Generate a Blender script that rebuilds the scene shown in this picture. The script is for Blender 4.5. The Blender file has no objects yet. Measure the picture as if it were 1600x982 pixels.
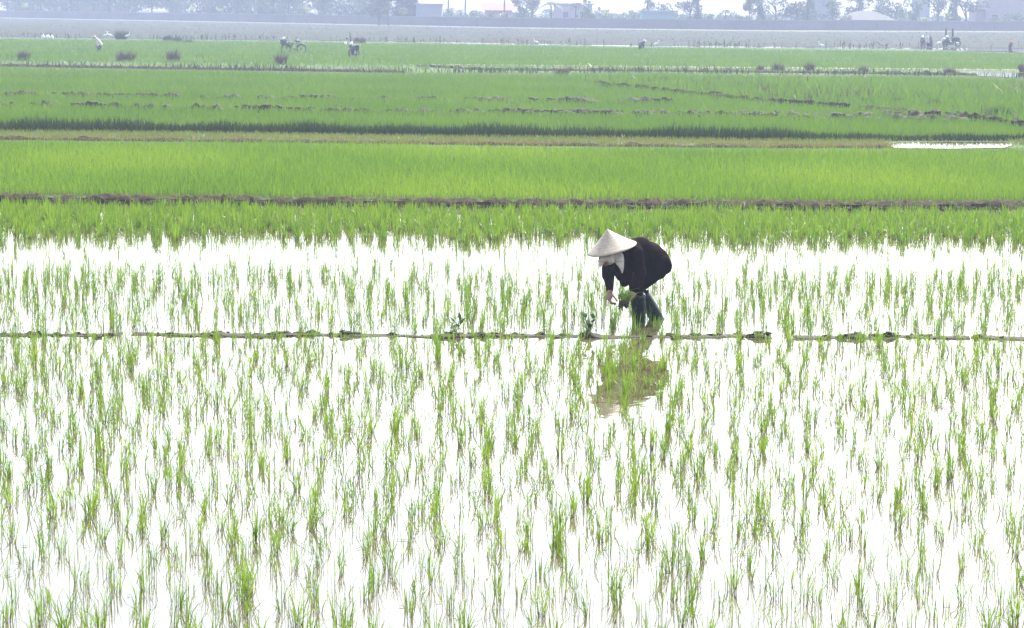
import bpy, bmesh, math, random
import numpy as np
from mathutils import Vector, Matrix, Quaternion

random.seed(7)
rng = np.random.default_rng(11)
R = math.radians
sc = bpy.context.scene
COL = sc.collection

# ------------------------------------------------------------------ camera
F_PX = 3800.0                       # focal length in pixels of a 1600 wide frame
CAM_H = 3.3
PITCH = math.atan((491 - 10) / F_PX)
ROLL = 0.0072
cam_d = bpy.data.cameras.new('camera')
cam_d.sensor_width = 36.0
cam_d.lens = F_PX / 1600 * 36.0
cam_d.clip_start = 0.5
cam_d.clip_end = 9000
cam = bpy.data.objects.new('camera', cam_d)
COL.objects.link(cam)
CAM_R = Matrix.Rotation(math.pi / 2 - PITCH, 3, 'X') @ Matrix.Rotation(ROLL, 3, 'Z')
cam.matrix_world = Matrix.Translation((0, 0, CAM_H)) @ CAM_R.to_4x4()
sc.camera = cam

# ------------------------------------------------------------------ sky, sun, exposure
SUN_EL, SUN_AZ = R(49), R(24)       # azimuth measured from +Y towards +X: behind the field, to the right
w = bpy.data.worlds.new('World'); sc.world = w; w.use_nodes = True
nt = w.node_tree
sky = nt.nodes.new('ShaderNodeTexSky'); sky.sky_type = 'NISHITA'
sky.sun_disc = False
sky.sun_elevation = SUN_EL
sky.sun_rotation = SUN_AZ
sky.air_density = 1.0; sky.dust_density = 2.2; sky.ozone_density = 1.0
bg = nt.nodes['Background']
hs = nt.nodes.new('ShaderNodeHueSaturation'); hs.inputs['Saturation'].default_value = .55      # milky, humid sky
nt.links.new(sky.outputs[0], hs.inputs['Color']); nt.links.new(hs.outputs[0], bg.inputs[0])
bg.inputs[1].default_value = 0.15
sun_d = bpy.data.lights.new('sun', 'SUN'); sun_d.energy = 3.0; sun_d.angle = R(0.53)
sun_d.color = (1.0, 0.955, 0.88)
sun = bpy.data.objects.new('sun', sun_d); COL.objects.link(sun)
sdir = Vector((math.sin(SUN_AZ) * math.cos(SUN_EL), math.cos(SUN_AZ) * math.cos(SUN_EL), math.sin(SUN_EL)))
sun.rotation_euler = sdir.to_track_quat('Z', 'Y').to_euler()
sun.location = sdir * 60
vs = sc.view_settings
vs.view_transform = 'Standard'; vs.look = 'None'; vs.gamma = 1.0; vs.use_curve_mapping = False
vs.exposure = 2.2
cy = sc.cycles
cy.max_bounces = 6; cy.diffuse_bounces = 3; cy.glossy_bounces = 3; cy.transmission_bounces = 2
cy.volume_bounces = 1; cy.transparent_max_bounces = 4
cy.caustics_reflective = False; cy.caustics_refractive = False
cy.use_denoising = True
HAZE_DENSITY = 0.0015

# ------------------------------------------------------------------ measuring helpers
def ray(px, py):
    d = CAM_R @ Vector(((px - 800) / F_PX, -(py - 491) / F_PX, -1.0))
    return d

def P(px, py, z=0.0):
    d = ray(px, py); t = (z - CAM_H) / d.z
    return Vector((d.x * t, d.y * t, z))

def at(px, py, Y):
    d = ray(px, py); t = Y / d.y
    return Vector((d.x * t, Y, CAM_H + d.z * t))

class Line:
    """a field edge as Y over X, from points seen on the ground"""
    def __init__(s, pts, z=0.0):
        q = [P(a, b, z) for a, b in pts]
        q.sort(key=lambda v: v.x)
        x = [v.x for v in q]; y = [v.y for v in q]
        s0 = (y[1] - y[0]) / (x[1] - x[0]); s1 = (y[-1] - y[-2]) / (x[-1] - x[-2])
        span = (x[-1] - x[0])
        s.x = np.array([x[0] - span] + x + [x[-1] + span])
        s.y = np.array([y[0] - s0 * span * .5] + y + [y[-1] + s1 * span * .5])
    def __call__(s, X): return np.interp(X, s.x, s.y)

def half_w(Y, m=1.2): return Y * 800 / F_PX * m + 0.8

# ------------------------------------------------------------------ tagging
def tag(o, label=None, cat=None, group=None, kind=None):
    if label: o['label'] = label
    if cat: o['category'] = cat
    if group: o['group'] = group
    if kind: o['kind'] = kind
    return o

def empty(name, loc=(0, 0, 0), rz=0.0):
    o = bpy.data.objects.new(name, None); COL.objects.link(o)
    o.empty_display_size = .2
    o.location = loc; o.rotation_euler = (0, 0, rz)
    return o

def link(name, me, mat=None, parent=None):
    o = bpy.data.objects.new(name, me); COL.objects.link(o)
    if mat is not None and not me.materials: me.materials.append(mat)
    if parent is not None: o.parent = parent
    return o

def from_bm(name, bm, mat=None, parent=None, smooth=True):
    bmesh.ops.recalc_face_normals(bm, faces=bm.faces)
    me = bpy.data.meshes.new(name); bm.to_mesh(me); bm.free()
    if smooth: me.polygons.foreach_set('use_smooth', [True] * len(me.polygons))
    return link(name, me, mat, parent)

def quads_mesh(name, V, Fq, attrs=None):
    me = bpy.data.meshes.new(name)
    V = np.ascontiguousarray(V, dtype=np.float32); Fq = np.ascontiguousarray(Fq, dtype=np.int32)
    me.vertices.add(len(V)); me.vertices.foreach_set('co', V.ravel())
    k = Fq.shape[1]
    me.loops.add(Fq.size); me.loops.foreach_set('vertex_index', Fq.ravel())
    me.polygons.add(len(Fq)); me.polygons.foreach_set('loop_start', np.arange(0, Fq.size, k, dtype=np.int32))
    for n, a in (attrs or {}).items():
        at_ = me.attributes.new(n, 'FLOAT', 'POINT'); at_.data.foreach_set('value', np.ascontiguousarray(a, dtype=np.float32))
    me.update(calc_edges=True)
    return me

def copy_tree(o, parent=None):
    c = o.copy(); COL.objects.link(c)
    if parent is not None: c.parent = parent
    for ch in list(o.children): copy_tree(ch, c)
    return c

# ------------------------------------------------------------------ materials
class NB:
    def __init__(s, name):
        s.m = bpy.data.materials.new(name); s.m.use_nodes = True
        s.t = s.m.node_tree; s.b = s.t.nodes['Principled BSDF']; s.out = s.t.nodes['Material Output']
    def n(s, typ, **kw):
        o = s.t.nodes.new(typ)
        for k, v in kw.items(): setattr(o, k, v)
        return o
    def l(s, a, b): s.t.links.new(a, b)
    def noise(s, scale, detail=4, rough=.6, coord='Object', vec_scale=None):
        tc = s.n('ShaderNodeTexCoord'); no = s.n('ShaderNodeTexNoise')
        no.inputs['Scale'].default_value = scale; no.inputs['Detail'].default_value = detail
        no.inputs['Roughness'].default_value = rough
        src = tc.outputs[coord]
        if vec_scale:
            mp = s.n('ShaderNodeMapping'); mp.inputs['Scale'].default_value = vec_scale
            s.l(src, mp.inputs[0]); src = mp.outputs[0]
        s.l(src, no.inputs['Vector'])
        return no
    def ramp(s, fac, stops):
        r = s.n('ShaderNodeValToRGB'); e = r.color_ramp.elements
        while len(e) < len(stops): e.new(.5)
        for i, (p, c) in enumerate(stops):
            e[i].position = p; e[i].color = (*c, 1)
        s.l(fac, r.inputs[0]); return r
    def bump(s, h, strength, dist=.02):
        b = s.n('ShaderNodeBump'); b.inputs['Strength'].default_value = strength; b.inputs['Distance'].default_value = dist
        s.l(h, b.inputs['Height']); s.l(b.outputs[0], s.b.inputs['Normal'])

def noisy(name, stops, scale=4, rough=.85, bump=.3, bdist=.02, vec_scale=None, spec=.3, detail=5):
    q = NB(name); no = q.noise(scale, detail, vec_scale=vec_scale)
    r = q.ramp(no.outputs[0], stops); q.l(r.outputs[0], q.b.inputs['Base Color'])
    q.b.inputs['Roughness'].default_value = rough; q.b.inputs['Specular IOR Level'].default_value = spec
    if bump: q.bump(no.outputs[0], bump, bdist)
    return q.m

def blade_mat(name, ca, cb, cbase, base_to=.35, transl=.4, rough=.45, tcol=None, spec=.25):
    """a leaf: colour varies from blade to blade, the sheath at the foot has its own colour"""
    q = NB(name)
    a1 = q.n('ShaderNodeAttribute', attribute_name='tint'); a2 = q.n('ShaderNodeAttribute', attribute_name='tt')
    m1 = q.n('ShaderNodeMix', data_type='RGBA'); q.l(a1.outputs['Fac'], m1.inputs['Factor'])
    m1.inputs['A'].default_value = (*ca, 1); m1.inputs['B'].default_value = (*cb, 1)
    mr = q.n('ShaderNodeMapRange'); q.l(a2.outputs['Fac'], mr.inputs[0]); mr.inputs[1].default_value = 0.0; mr.inputs[2].default_value = base_to
    m2 = q.n('ShaderNodeMix', data_type='RGBA'); q.l(mr.outputs[0], m2.inputs['Factor'])
    m2.inputs['A'].default_value = (*cbase, 1); q.l(m1.outputs['Result'], m2.inputs['B'])
    q.l(m2.outputs['Result'], q.b.inputs['Base Color'])
    q.b.inputs['Roughness'].default_value = rough; q.b.inputs['Specular IOR Level'].default_value = spec
    tr = q.n('ShaderNodeBsdfTranslucent')
    mt = q.n('ShaderNodeMix', data_type='RGBA', blend_type='MULTIPLY'); mt.inputs['Factor'].default_value = 1
    q.l(m2.outputs['Result'], mt.inputs['A']); mt.inputs['B'].default_value = (*(tcol or (1.5, 1.5, .7)), 1)
    q.l(mt.outputs['Result'], tr.inputs[0])
    mx = q.n('ShaderNodeMixShader'); mx.inputs[0].default_value = transl
    q.l(q.b.outputs[0], mx.inputs[1]); q.l(tr.outputs[0], mx.inputs[2]); q.l(mx.outputs[0], q.out.inputs[0])
    return q.m

M = {}
M['rice_near'] = blade_mat('rice_near', (.045, .108, .011), (.15, .215, .026), (.06, .065, .025), .24, .42)
M['rice_mid'] = blade_mat('rice_mid', (.038, .1, .010), (.132, .2, .021), (.05, .07, .016), .28, .42)
M['rice_far'] = blade_mat('rice_far', (0.0455, 0.1008, 0.0098), (0.0806, 0.1400, 0.0140), (0.0520, 0.0616, 0.0105), .3, .4)
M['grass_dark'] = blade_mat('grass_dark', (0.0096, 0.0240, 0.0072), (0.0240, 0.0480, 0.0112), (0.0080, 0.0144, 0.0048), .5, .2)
M['grass_pale'] = blade_mat('grass_pale', (.085, .115, .026), (.13, .14, .04), (.08, .07, .025), .4, .3)
M['grass_orange'] = blade_mat('grass_orange', (.15, .085, .035), (.17, .12, .05), (.08, .05, .03), .4, .25)
M['grass_dry'] = blade_mat('grass_dry', (.045, .031, .028), (.085, .06, .05), (.02, .015, .014), .6, .25, tcol=(1.1, 1.05, .9))
M['leaf_dark'] = blade_mat('leaf_dark', (.016, .045, .008), (.035, .08, .014), (.014, .02, .01), .2, .2, rough=.7, spec=.08)
M['tree_dark'] = blade_mat('tree_dark', (.006, .013, .01), (.014, .026, .016), (.01, .014, .01), .1, .1, spec=.05)
M['tree_leaf'] = blade_mat('tree_leaf', (.03, .062, .036), (.065, .1, .055), (.03, .04, .025), .1, .15, spec=.1)
M['tree_leaf_pale'] = blade_mat('tree_leaf_pale', (.055, .09, .045), (.1, .14, .065), (0.0240, 0.0280, 0.0160), .1, .25, spec=.1)
M['banana_leaf'] = blade_mat('banana_leaf', (.12, .155, .075), (.2, .24, .13), (.08, .1, .05), .2, .35, rough=.3)
M['mud'] = noisy('mud', [(.3, (.007, .005, .0042)), (.5, (.017, .012, .0095)), (.72, (.045, .033, .025))], 9, .7, .8, .03, spec=.08)
M['mud_dry'] = noisy('mud_dry', [(.3, (.011, .0075, .005)), (.5, (.026, .0175, .012)), (.75, (.065, .043, .028))], 7, .9, .8, .03, spec=.05)
M['soil_green'] = noisy('soil_green', [(.3, (.02, .036, .008)), (.7, (.04, .064, .013))], 1.2, .95, .2, spec=.1)
M['soil_rough'] = noisy('soil_rough', [(.3, (.03, .062, .016)), (.55, (.05, .085, .022)), (.75, (.07, .08, .034))], .5, .95, .3, spec=.1)
M['path'] = noisy('path', [(.3, (.17, .145, .115)), (.7, (.26, .23, .19))], 2, .95, .2, spec=.1)
M['ground'] = noisy('ground', [(.3, (.03, .035, .02)), (.7, (.05, .055, .03))], .3, .95, .2, spec=.1)
M['dry_field'] = noisy('dry_field', [(.34, (.013, .024, .013)), (.5, (.033, .031, .027)), (.64, (.02, .043, .018))], .3, .95, .2, vec_scale=(1, .16, 1), detail=6, spec=.05)
M['verge'] = noisy('verge', [(.3, (.066, .084, .05)), (.7, (.11, .12, .078))], .6, .95, .2, spec=.1)
M['fallow_grass'] = blade_mat('fallow_grass', (.04, .055, .03), (.065, .07, .045), (.045, .05, .033), .6, .5)
M['bark'] = noisy('bark', [(.3, (.025, .022, .02)), (.7, (.06, .05, .042))], 6, .9, .4, spec=.2)
M['stalk'] = noisy('stalk', [(.3, (.045, .065, .026)), (.7, (.08, .1, .045))], 6, .6, .2)

# water: muddy body under a smooth mirror with the faintest ripple
q = NB('paddy_water')
no = q.noise(.7, 3); r_ = q.ramp(no.outputs[0], [(.3, (.05, .041, .022)), (.7, (.07, .057, .033))])
q.l(r_.outputs[0], q.b.inputs['Base Color'])
q.b.inputs['Roughness'].default_value = .03; q.b.inputs['IOR'].default_value = 1.33
n2 = q.noise(5.0, 2, vec_scale=(1, .6, 1)); q.bump(n2.outputs[0], .09, .02)
M['water'] = q.m

# ------------------------------------------------------------------ sheets of ground and water
def sheet(name, x0, x1, near, far, z, mat, n=60, kind='structure'):
    X = np.linspace(x0, x1, n)
    ny = near(X) if callable(near) else np.full(n, near); fy = far(X) if callable(far) else np.full(n, far)
    V = np.concatenate([np.c_[X, ny, np.full(n, z)], np.c_[X, fy, np.full(n, z)]])
    i = np.arange(n - 1); Fq = np.c_[i, i + 1, n + i + 1, n + i]
    o = link(name, quads_mesh(name, V, Fq), mat); o['kind'] = kind
    return o

L_bund1 = Line([(-400, 521), (-150, 523)] + [(x, 523 + x * .0036 + .9 * math.sin(x * .021) + .7 * math.sin(x * .047 + 1)) for x in range(0, 1601, 20)] + [(1800, 529), (2100, 531)])
L_bund2 = Line([(0, 317), (300, 320), (600, 323), (800, 325), (1100, 326), (1350, 329), (1600, 327)])
L_f3far = Line([(0, 218), (400, 222), (800, 227), (1200, 231), (1600, 231)], .1)
L_b3far = Line([(0, 206), (400, 209), (800, 215), (1200, 220), (1600, 221)], .1)
L_f4far = Line([(0, 104), (300, 109), (640, 114), (1000, 114), (1500, 119), (1600, 123)], .1)
L_f5near = Line([(0, 96), (400, 101), (650, 103), (1200, 107), (1600, 111)], .1)
L_f5far = Line([(0, 59.5), (200, 61.5), (600, 66), (1000, 73.2), (1450, 78), (1600, 84)], .1)
L_canal = Line([(0, 57.5), (200, 60), (600, 64.5), (1000, 71.5), (1600, 76)], .1)
L_wall = Line([(0, 27.5), (400, 35), (800, 43), (1200, 47.5), (1600, 49)], .1)

g = sheet('ground', -420, 420, -6, 1150, -.12, M['ground'], 12)
sheet('paddy_water', -26, 26, -4, lambda X: L_bund2(X) + .1, 0.0, M['water'])
for nm, a, b, z, mt, hw in (('rice_field', L_bund2, L_f3far, .09, 'soil_green', 24),
                            ('grass_strip', L_f3far, L_b3far, .094, 'soil_rough', 26),
                            ('rice_field', L_b3far, L_f4far, .098, 'soil_green', 60),
                            ('grass_strip', L_f4far, L_f5near, .102, 'soil_rough', 70),
                            ('rice_field', L_f5near, L_f5far, .106, 'soil_rough', 100),
                            ('canal_water', L_f5far, L_canal, .10, 'water', 120),
                            ('fallow_field', L_canal, L_wall, .11, 'dry_field', 170)):
    sheet(nm, -hw, hw, a, b, z, M[mt], 120)
sheet('verge', -170, 170, lambda X: L_wall(X) - 22, lambda X: L_wall(X), .118, M['verge'], 60)

def pool(name, pts, z, mat):
    """an irregular flat patch outlined on the ground"""
    q = [P(a, b, z) for a, b in pts]
    bm = bmesh.new(); vs_ = [bm.verts.new(v) for v in q]; bm.faces.new(vs_)
    o = from_bm(name, bm, mat, smooth=False); o['kind'] = 'structure'
    return o
pool('pool_water', [(1380, 228), (1400, 223), (1480, 222), (1570, 222), (1585, 226), (1570, 231), (1480, 232.5), (1400, 231.5)], .112, M['water'])
pool('pool_water', [(855, 224), (880, 221.5), (905, 221.5), (912, 224), (880, 226)], .112, M['water'])
pool('pool_water', [(334, 218), (350, 215.5), (385, 216.5), (392, 219.5), (350, 220)], .112, M['water'])
pool('pool_water', [(1503, 113), (1530, 112), (1750, 118), (1750, 124), (1600, 122), (1510, 118)], .122, M['water'])
pool('pool_water', [(1512, 77.3), (1570, 78), (1750, 82), (1750, 86), (1590, 82.8), (1580, 80.5), (1515, 79.5)], .122, M['water'])
pool('dirt_path', [(640, 100.2), (900, 102.2), (1190, 105.2), (1420, 107), (1750, 110), (1750, 111.3), (1420, 108.4), (1190, 106.8), (900, 103.6), (640, 101.2)], .116, M['path'])
pool('dirt_path', [(288, 92.3), (330, 92.3), (480, 95.3), (480, 96.2), (330, 94), (288, 93.4)], .116, M['path'])

# ------------------------------------------------------------------ mud banks between the paddies
def fnoise(x, seed, octs=4, base=1.0):
    r = np.random.default_rng(seed); s = np.zeros_like(x, dtype=float); a = 1.0
    for k in range(octs):
        f = base * 2.1 ** k
        for _ in range(3): s += a * np.sin(x * f * r.uniform(.7, 1.3) * 2 * np.pi + r.uniform(0, 6.28))
        a *= .6
    return s / 3.2

def mud_bank(name, line, x0, x1, width, height, mat, step=.06, seed=1, rough=.5, z0=0.0, gaps=(), off=0.0, floor=-.05, lumps=None):
    X = np.arange(x0, x1, step); n = len(X)
    U = np.linspace(-1, 1, 9)
    hh = height * np.clip(1 + rough * fnoise(X, seed, 4, .5), .12, 1.4)
    if lumps is not None: hh = hh + lumps(X)
    for a, b in gaps: hh = np.where((X > a) & (X < b), floor, hh)
    V = np.zeros((n, 9, 3))
    for j, u in enumerate(U):
        yj = line(X) + off + width * .5 * u * (1 + .35 * fnoise(X, seed + 20 + (u > 0), 4, .8)) + .03 * width * fnoise(X, seed + 5 + j, 3, 2)
        zj = hh * (1 - abs(u) ** 2.2) * (1 + .35 * fnoise(X, seed + 40 + j, 3, 2.2) * (abs(u) < .9)) + (floor if abs(u) == 1 else 0)
        V[:, j, 0] = X + .25 * step * fnoise(X, seed + 60 + j, 2, 3); V[:, j, 1] = yj; V[:, j, 2] = z0 + zj
    i = np.arange(n - 1)[:, None]; j = np.arange(8)[None, :]
    a = (i * 9 + j).ravel(); Fq = np.c_[a, a + 9, a + 10, a + 1]
    me = quads_mesh(name, V.reshape(-1, 3), Fq)
    o = link(name, me, mat); o['kind'] = 'structure'
    return o

def px_x(px, py): return P(px, py).x
def lump_at(cs):
    def f(X):
        s = np.zeros_like(X)
        for c, wd, h in cs: s += h * np.exp(-((X - c) / wd) ** 2)
        return s
    return f
l1 = lump_at([(px_x(1333, 527), .1, .035), (px_x(1185, 527), .06, .02), (px_x(548, 525), .14, .015), (px_x(707, 525), .1, .015), (px_x(335, 525), .08, .02), (px_x(921, 526), .07, .03)])
mud_bank('mud_bank', L_bund1, -9, 9, .26, .013, M['mud'], .03, 3, .9, 0.0,
         gaps=[(px_x(1207, 527), px_x(1236, 527)), (px_x(190, 525), px_x(202, 525)), (px_x(1512, 527), px_x(1530, 527))], lumps=l1)
mud_bank('mud_bank', L_bund2, -17, 17, .5, .115, M['mud_dry'], .05, 9, .12, 0.0, off=.12)
mud_bank('mud_bank', L_f3far, -24, 24, .5, .06, M['mud_dry'], .08, 14, .5, .085, off=.1, gaps=[(8.7, 12.3)], floor=-.05)
for k, (pts, wd, h, rg) in enumerate([
        ([(0, 152), (200, 155), (400, 158), (600, 160), (1000, 163)], .5, .15, .8),
        ([(0, 170), (300, 174), (560, 180), (800, 182), (1100, 185), (1600, 186)], .4, .15, .8),
        ([(560, 180), (900, 182), (1080, 184), (1250, 190), (1600, 193)], .4, .15, .8)]):
    ln = Line(pts, .1); mud_bank('mud_bank', ln, px_x(pts[0][0] - 60, pts[0][1]), px_x(pts[-1][0] + 40, pts[-1][1]), wd, h, M['mud'], .1, 30 + k, rg, .09)
L_diag = Line([(900, 128), (960, 138), (1060, 150), (1150, 160), (1300, 171), (1420, 178), (1600, 203)], .1)
mud_bank('mud_bank', L_diag, px_x(925, 133), px_x(1750, 200), .7, .13, M['mud_dry'], .1, 41, .6, .09)
mud_bank('mud_bank', Line([(1380, 190), (1500, 191), (1600, 197)], .1), px_x(1400, 190), px_x(1720, 195), .6, .2, M['mud_dry'], .1, 43, .5, .09)
mud_bank('mud_bank', L_f4far, px_x(-200, 104), px_x(640, 114), .9, .13, M['mud_dry'], .15, 45, .2, .09)
mud_bank('mud_bank', Line([(650, 104), (750, 110), (1000, 112), (1300, 115), (1510, 118)], .1), px_x(650, 108), px_x(1505, 118), 1.0, .13, M['mud_dry'], .15, 47, .35, .09)

def shift_l(line, d): return lambda X: line(X) + d
# clods of wet earth thrown up along the banks
_bm = bmesh.new(); bmesh.ops.create_icosphere(_bm, subdivisions=2, radius=1); _bm.verts.ensure_lookup_table()
ICO_V = np.array([v.co[:] for v in _bm.verts]); ICO_F = np.array([[v.index for v in f.verts] for f in _bm.faces]); _bm.free()
def clods(name, label, line, x0, x1, n, s0, s1, width, z0, mat, seed, cover=None, extra=()):
    r = np.random.default_rng(seed); X = r.uniform(x0, x1, n)
    if cover is not None: X = X[r.uniform(0, 1, n) < cover(X)]
    C = np.c_[X, line(X) + r.normal(0, width * .3, len(X)), np.full(len(X), z0)]; S = s0 + (s1 - s0) * r.uniform(0, 1, len(X)) ** 2.5
    for x, s_, k in extra:
        for _ in range(k): C = np.vstack([C, [x + r.normal(0, s_ * 1.3), float(line(x)) + r.normal(0, s_ * .6), z0 + abs(r.normal(0, s_ * .5))]]); S = np.append(S, s_ * r.uniform(.4, .9))
    V, Fq = [], []
    for i, (c, s_) in enumerate(zip(C, S)):
        d = ICO_V * np.array([r.uniform(.8, 1.7), r.uniform(.7, 1.2), r.uniform(.45, .85)])
        f = 1 + .28 * np.sin(ICO_V @ r.normal(0, 3, 3) + r.uniform(0, 6)) + .14 * r.normal(0, 1, len(ICO_V))
        V.append(d * f[:, None] * s_ + c); Fq.append(ICO_F + len(ICO_V) * i)
    me = quads_mesh(name, np.concatenate(V), np.concatenate(Fq))
    return tag(link(name, me, mat), label, 'mud clods', kind='stuff')
def nz(seed, f, lo=0.0, p=1.0): return lambda X: np.clip(.5 + .6 * fnoise(X, seed, 3, f) - lo, 0, 1) ** p
clods('mud_clods', 'small dark wet clods along the low mud bank in front of the planter', L_bund1, -8, 8, 900, .011, .04, .24, .006, M['mud'], 5,
      lambda X: np.where(((X > px_x(1207, 527)) & (X < px_x(1236, 527))) | ((X > px_x(186, 525)) & (X < px_x(212, 525))), 0, nz(77, .5)(X)),
      [(px_x(1333, 527), .055, 9), (px_x(1185, 527), .04, 5), (px_x(548, 525), .04, 6), (px_x(707, 525), .035, 6), (px_x(335, 525), .035, 4), (px_x(921, 526), .04, 6), (px_x(435, 525), .03, 6), (px_x(60, 523), .03, 6), (px_x(265, 524), .03, 6), (px_x(845, 526), .03, 5), (px_x(1385, 527), .035, 6), (px_x(1450, 528), .025, 4), (px_x(1085, 527), .03, 4)])
clods('mud_clods', 'dark earth lumps along the front face of the brown bank behind the planter', shift_l(L_bund2, -.1), -12, 12, 520, .02, .06, .12, .02, M['mud'], 6, nz(78, .6))
for k, (pts, hh_) in enumerate([([(0, 152), (200, 155), (400, 158), (600, 160), (1000, 163)], .2), ([(0, 170), (300, 174), (560, 180), (800, 182), (1100, 185), (1600, 186)], .2), ([(560, 180), (900, 182), (1080, 184), (1250, 190), (1600, 193)], .19)]):
    clods('mud_clods', ['broken dark line of clods, farthest one in the wide green field', 'broken dark line of clods, middle one across the wide green field', 'broken dark line of clods, nearest one in the wide green field'][k],
          Line(pts, .1), px_x(pts[0][0] - 60, pts[0][1]), px_x(pts[-1][0] + 40, pts[-1][1]), 520, .05, .13, .3, hh_ + .06, M['mud'], 60 + k, nz(90 + k, .12, .25, 1.5))
clods('mud_clods', 'dark clods along the slanting bank on the right', L_diag, px_x(925, 133), px_x(1750, 200), 520, .05, .14, .7, .27, M['mud_dry'], 66, nz(95, .15, .15))

# ------------------------------------------------------------------ grass and rice
def blades_mesh(name, pos, h, wid, ldir, lean, droop, face, tint, rows=4, power=1.7):
    N = len(pos); t = np.linspace(0, 1, rows)
    prof = np.interp(t, [0, .35, .7, 1], [.7, 1, .75, .06])
    lat = (h * lean)[:, None] * t[None] ** power
    ver = h[:, None] * (t[None] - droop[:, None] * t[None] ** 3)
    C = np.zeros((N, rows, 3))
    C[..., 0] = pos[:, 0, None] + lat * np.cos(ldir)[:, None]
    C[..., 1] = pos[:, 1, None] + lat * np.sin(ldir)[:, None]
    C[..., 2] = pos[:, 2, None] + ver
    W = np.zeros((N, rows, 3)); ww = .5 * wid[:, None] * prof[None]
    W[..., 0] = ww * np.cos(face)[:, None]; W[..., 1] = ww * np.sin(face)[:, None]
    V = np.stack([C - W, C + W], axis=2)
    b = (np.arange(N) * rows * 2)[:, None] + (np.arange(rows - 1) * 2)[None]
    b = b.ravel(); Fq = np.c_[b, b + 1, b + 3, b + 2]
    ta = np.repeat(tint, rows * 2); tt = np.tile(np.repeat(t, 2), N)
    return quads_mesh(name, V.reshape(-1, 3), Fq, {'tint': ta, 'tt': tt})

def clump_arrays(centers, nb, hmean, wid, spread=.02, lean=.35, r=rng, size=None):
    """blades of clumps standing at centers"""
    n = len(centers)
    cnt = np.maximum(3, r.poisson(nb, n)) if size is None else np.maximum(2, r.poisson(nb * size))
    idx = np.repeat(np.arange(n), cnt); m = len(idx)
    a = r.uniform(0, 2 * np.pi, m); rad = spread * np.sqrt(r.uniform(0, 1, m))
    pos = centers[idx] + np.c_[rad * np.cos(a), rad * np.sin(a), np.zeros(m)]
    sz = r.normal(1, .13, n).clip(.7, 1.35) if size is None else size ** .5
    h = hmean * sz[idx] * r.uniform(.55, 1.12, m)
    ln = np.abs(r.normal(0, lean, m)); bent = r.uniform(0, 1, m) < .17
    ln = np.where(bent, r.uniform(.7, 1.2, m), ln)
    droop = np.where(bent, r.uniform(.35, .75, m), r.uniform(0, .12, m))
    tilt = r.uniform(0, 2 * np.pi, n)[idx]
    ld = np.where(r.uniform(0, 1, m) < .75, a + r.normal(0, .5, m), tilt)
    tb = r.uniform(0, 1, n)[idx] * .5
    return dict(pos=pos, h=h, wid=wid * r.uniform(.7, 1.2, m), ldir=ld, lean=ln, droop=droop,
                face=r.normal(0, .7, m), tint=np.clip(tb + r.uniform(0, .5, m), 0, 1))

def grid_points(y0, y1, dx, dy, jx, jy, m=1.2):
    out = []
    ys = np.arange(y0, y1, dy)
    for k, y in enumerate(ys):
        hw = half_w(y, m); x = np.arange(-hw, hw, dx) 
        x = x + rng.uniform(0, dx)
        out.append(np.c_[x + rng.normal(0, jx, len(x)), y + rng.normal(0, jy, len(x)), np.zeros(len(x))])
    return np.concatenate(out)

def patch(p, s=1.0, seed=0):
    return .5 + .5 * np.clip((np.sin(p[:, 0] * 1.7 * s + seed) + np.sin(p[:, 1] * 1.1 * s + seed * 2 + p[:, 0] * .6) + np.sin(p[:, 0] * .63 * s - p[:, 1] * .9 * s + 1)) / 2.2, -1, 1)

# front paddy
pts = grid_points(11.6, 24.9, .188, .172, .045, .045)
pts = pts[pts[:, 1] < L_bund1(pts[:, 0]) - .12]
pts = pts[rng.uniform(0, 1, len(pts)) < .9 + .1 * patch(pts, .8)]
size = np.clip(rng.normal(.85, .38, len(pts)), .3, 1.8)
inview = (np.abs(pts[:, 0]) < half_w(pts[:, 1], 1.0) - .8) & (pts[:, 1] > P(800, 985).y)
order = np.argsort(np.where(inview, pts[:, 1], 99))
near_idx = order[:300]
rest = np.ones(len(pts), bool); rest[near_idx] = False
variants = []
for k in range(16):
    s = [.45, .6, .7, .8, .9, 1, 1.1, 1.25, 1.5, .55, .75, .95, 1.1, .65, .85, 1.7][k]
    A = clump_arrays(np.zeros((1, 3)), 10, .178, .0047, .026, .36, size=np.array([s]))
    me = blades_mesh('rice_clump', rows=5, **A); me.materials.append(M['rice_near'])
    variants.append((s, me))
vsz = np.array([v[0] for v in variants])
for i in near_idx:
    c = np.argsort(np.abs(vsz - size[i]))[:4]
    me = variants[int(rng.choice(c))][1]
    o = bpy.data.objects.new('rice_clump', me); COL.objects.link(o)
    o.location = pts[i]; o.rotation_euler = (0, 0, rng.uniform(0, 6.28))
    s = rng.uniform(.9, 1.12); o.scale = (s, s, s)
    tag(o, 'clump of young green rice in the rows of flooded paddy nearest the viewer', 'rice clump', 'nearest rice clumps in the flooded paddy')
A = clump_arrays(pts[rest], 9.5, .174, .0052, .026, .34, size=size[rest])
tag(link('rice_seedlings', blades_mesh('rice_seedlings', rows=4, **A), M['rice_near']),
    'thin rice seedlings standing in white flooded water on the near side of the mud bank', 'rice seedlings', kind='stuff')

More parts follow.
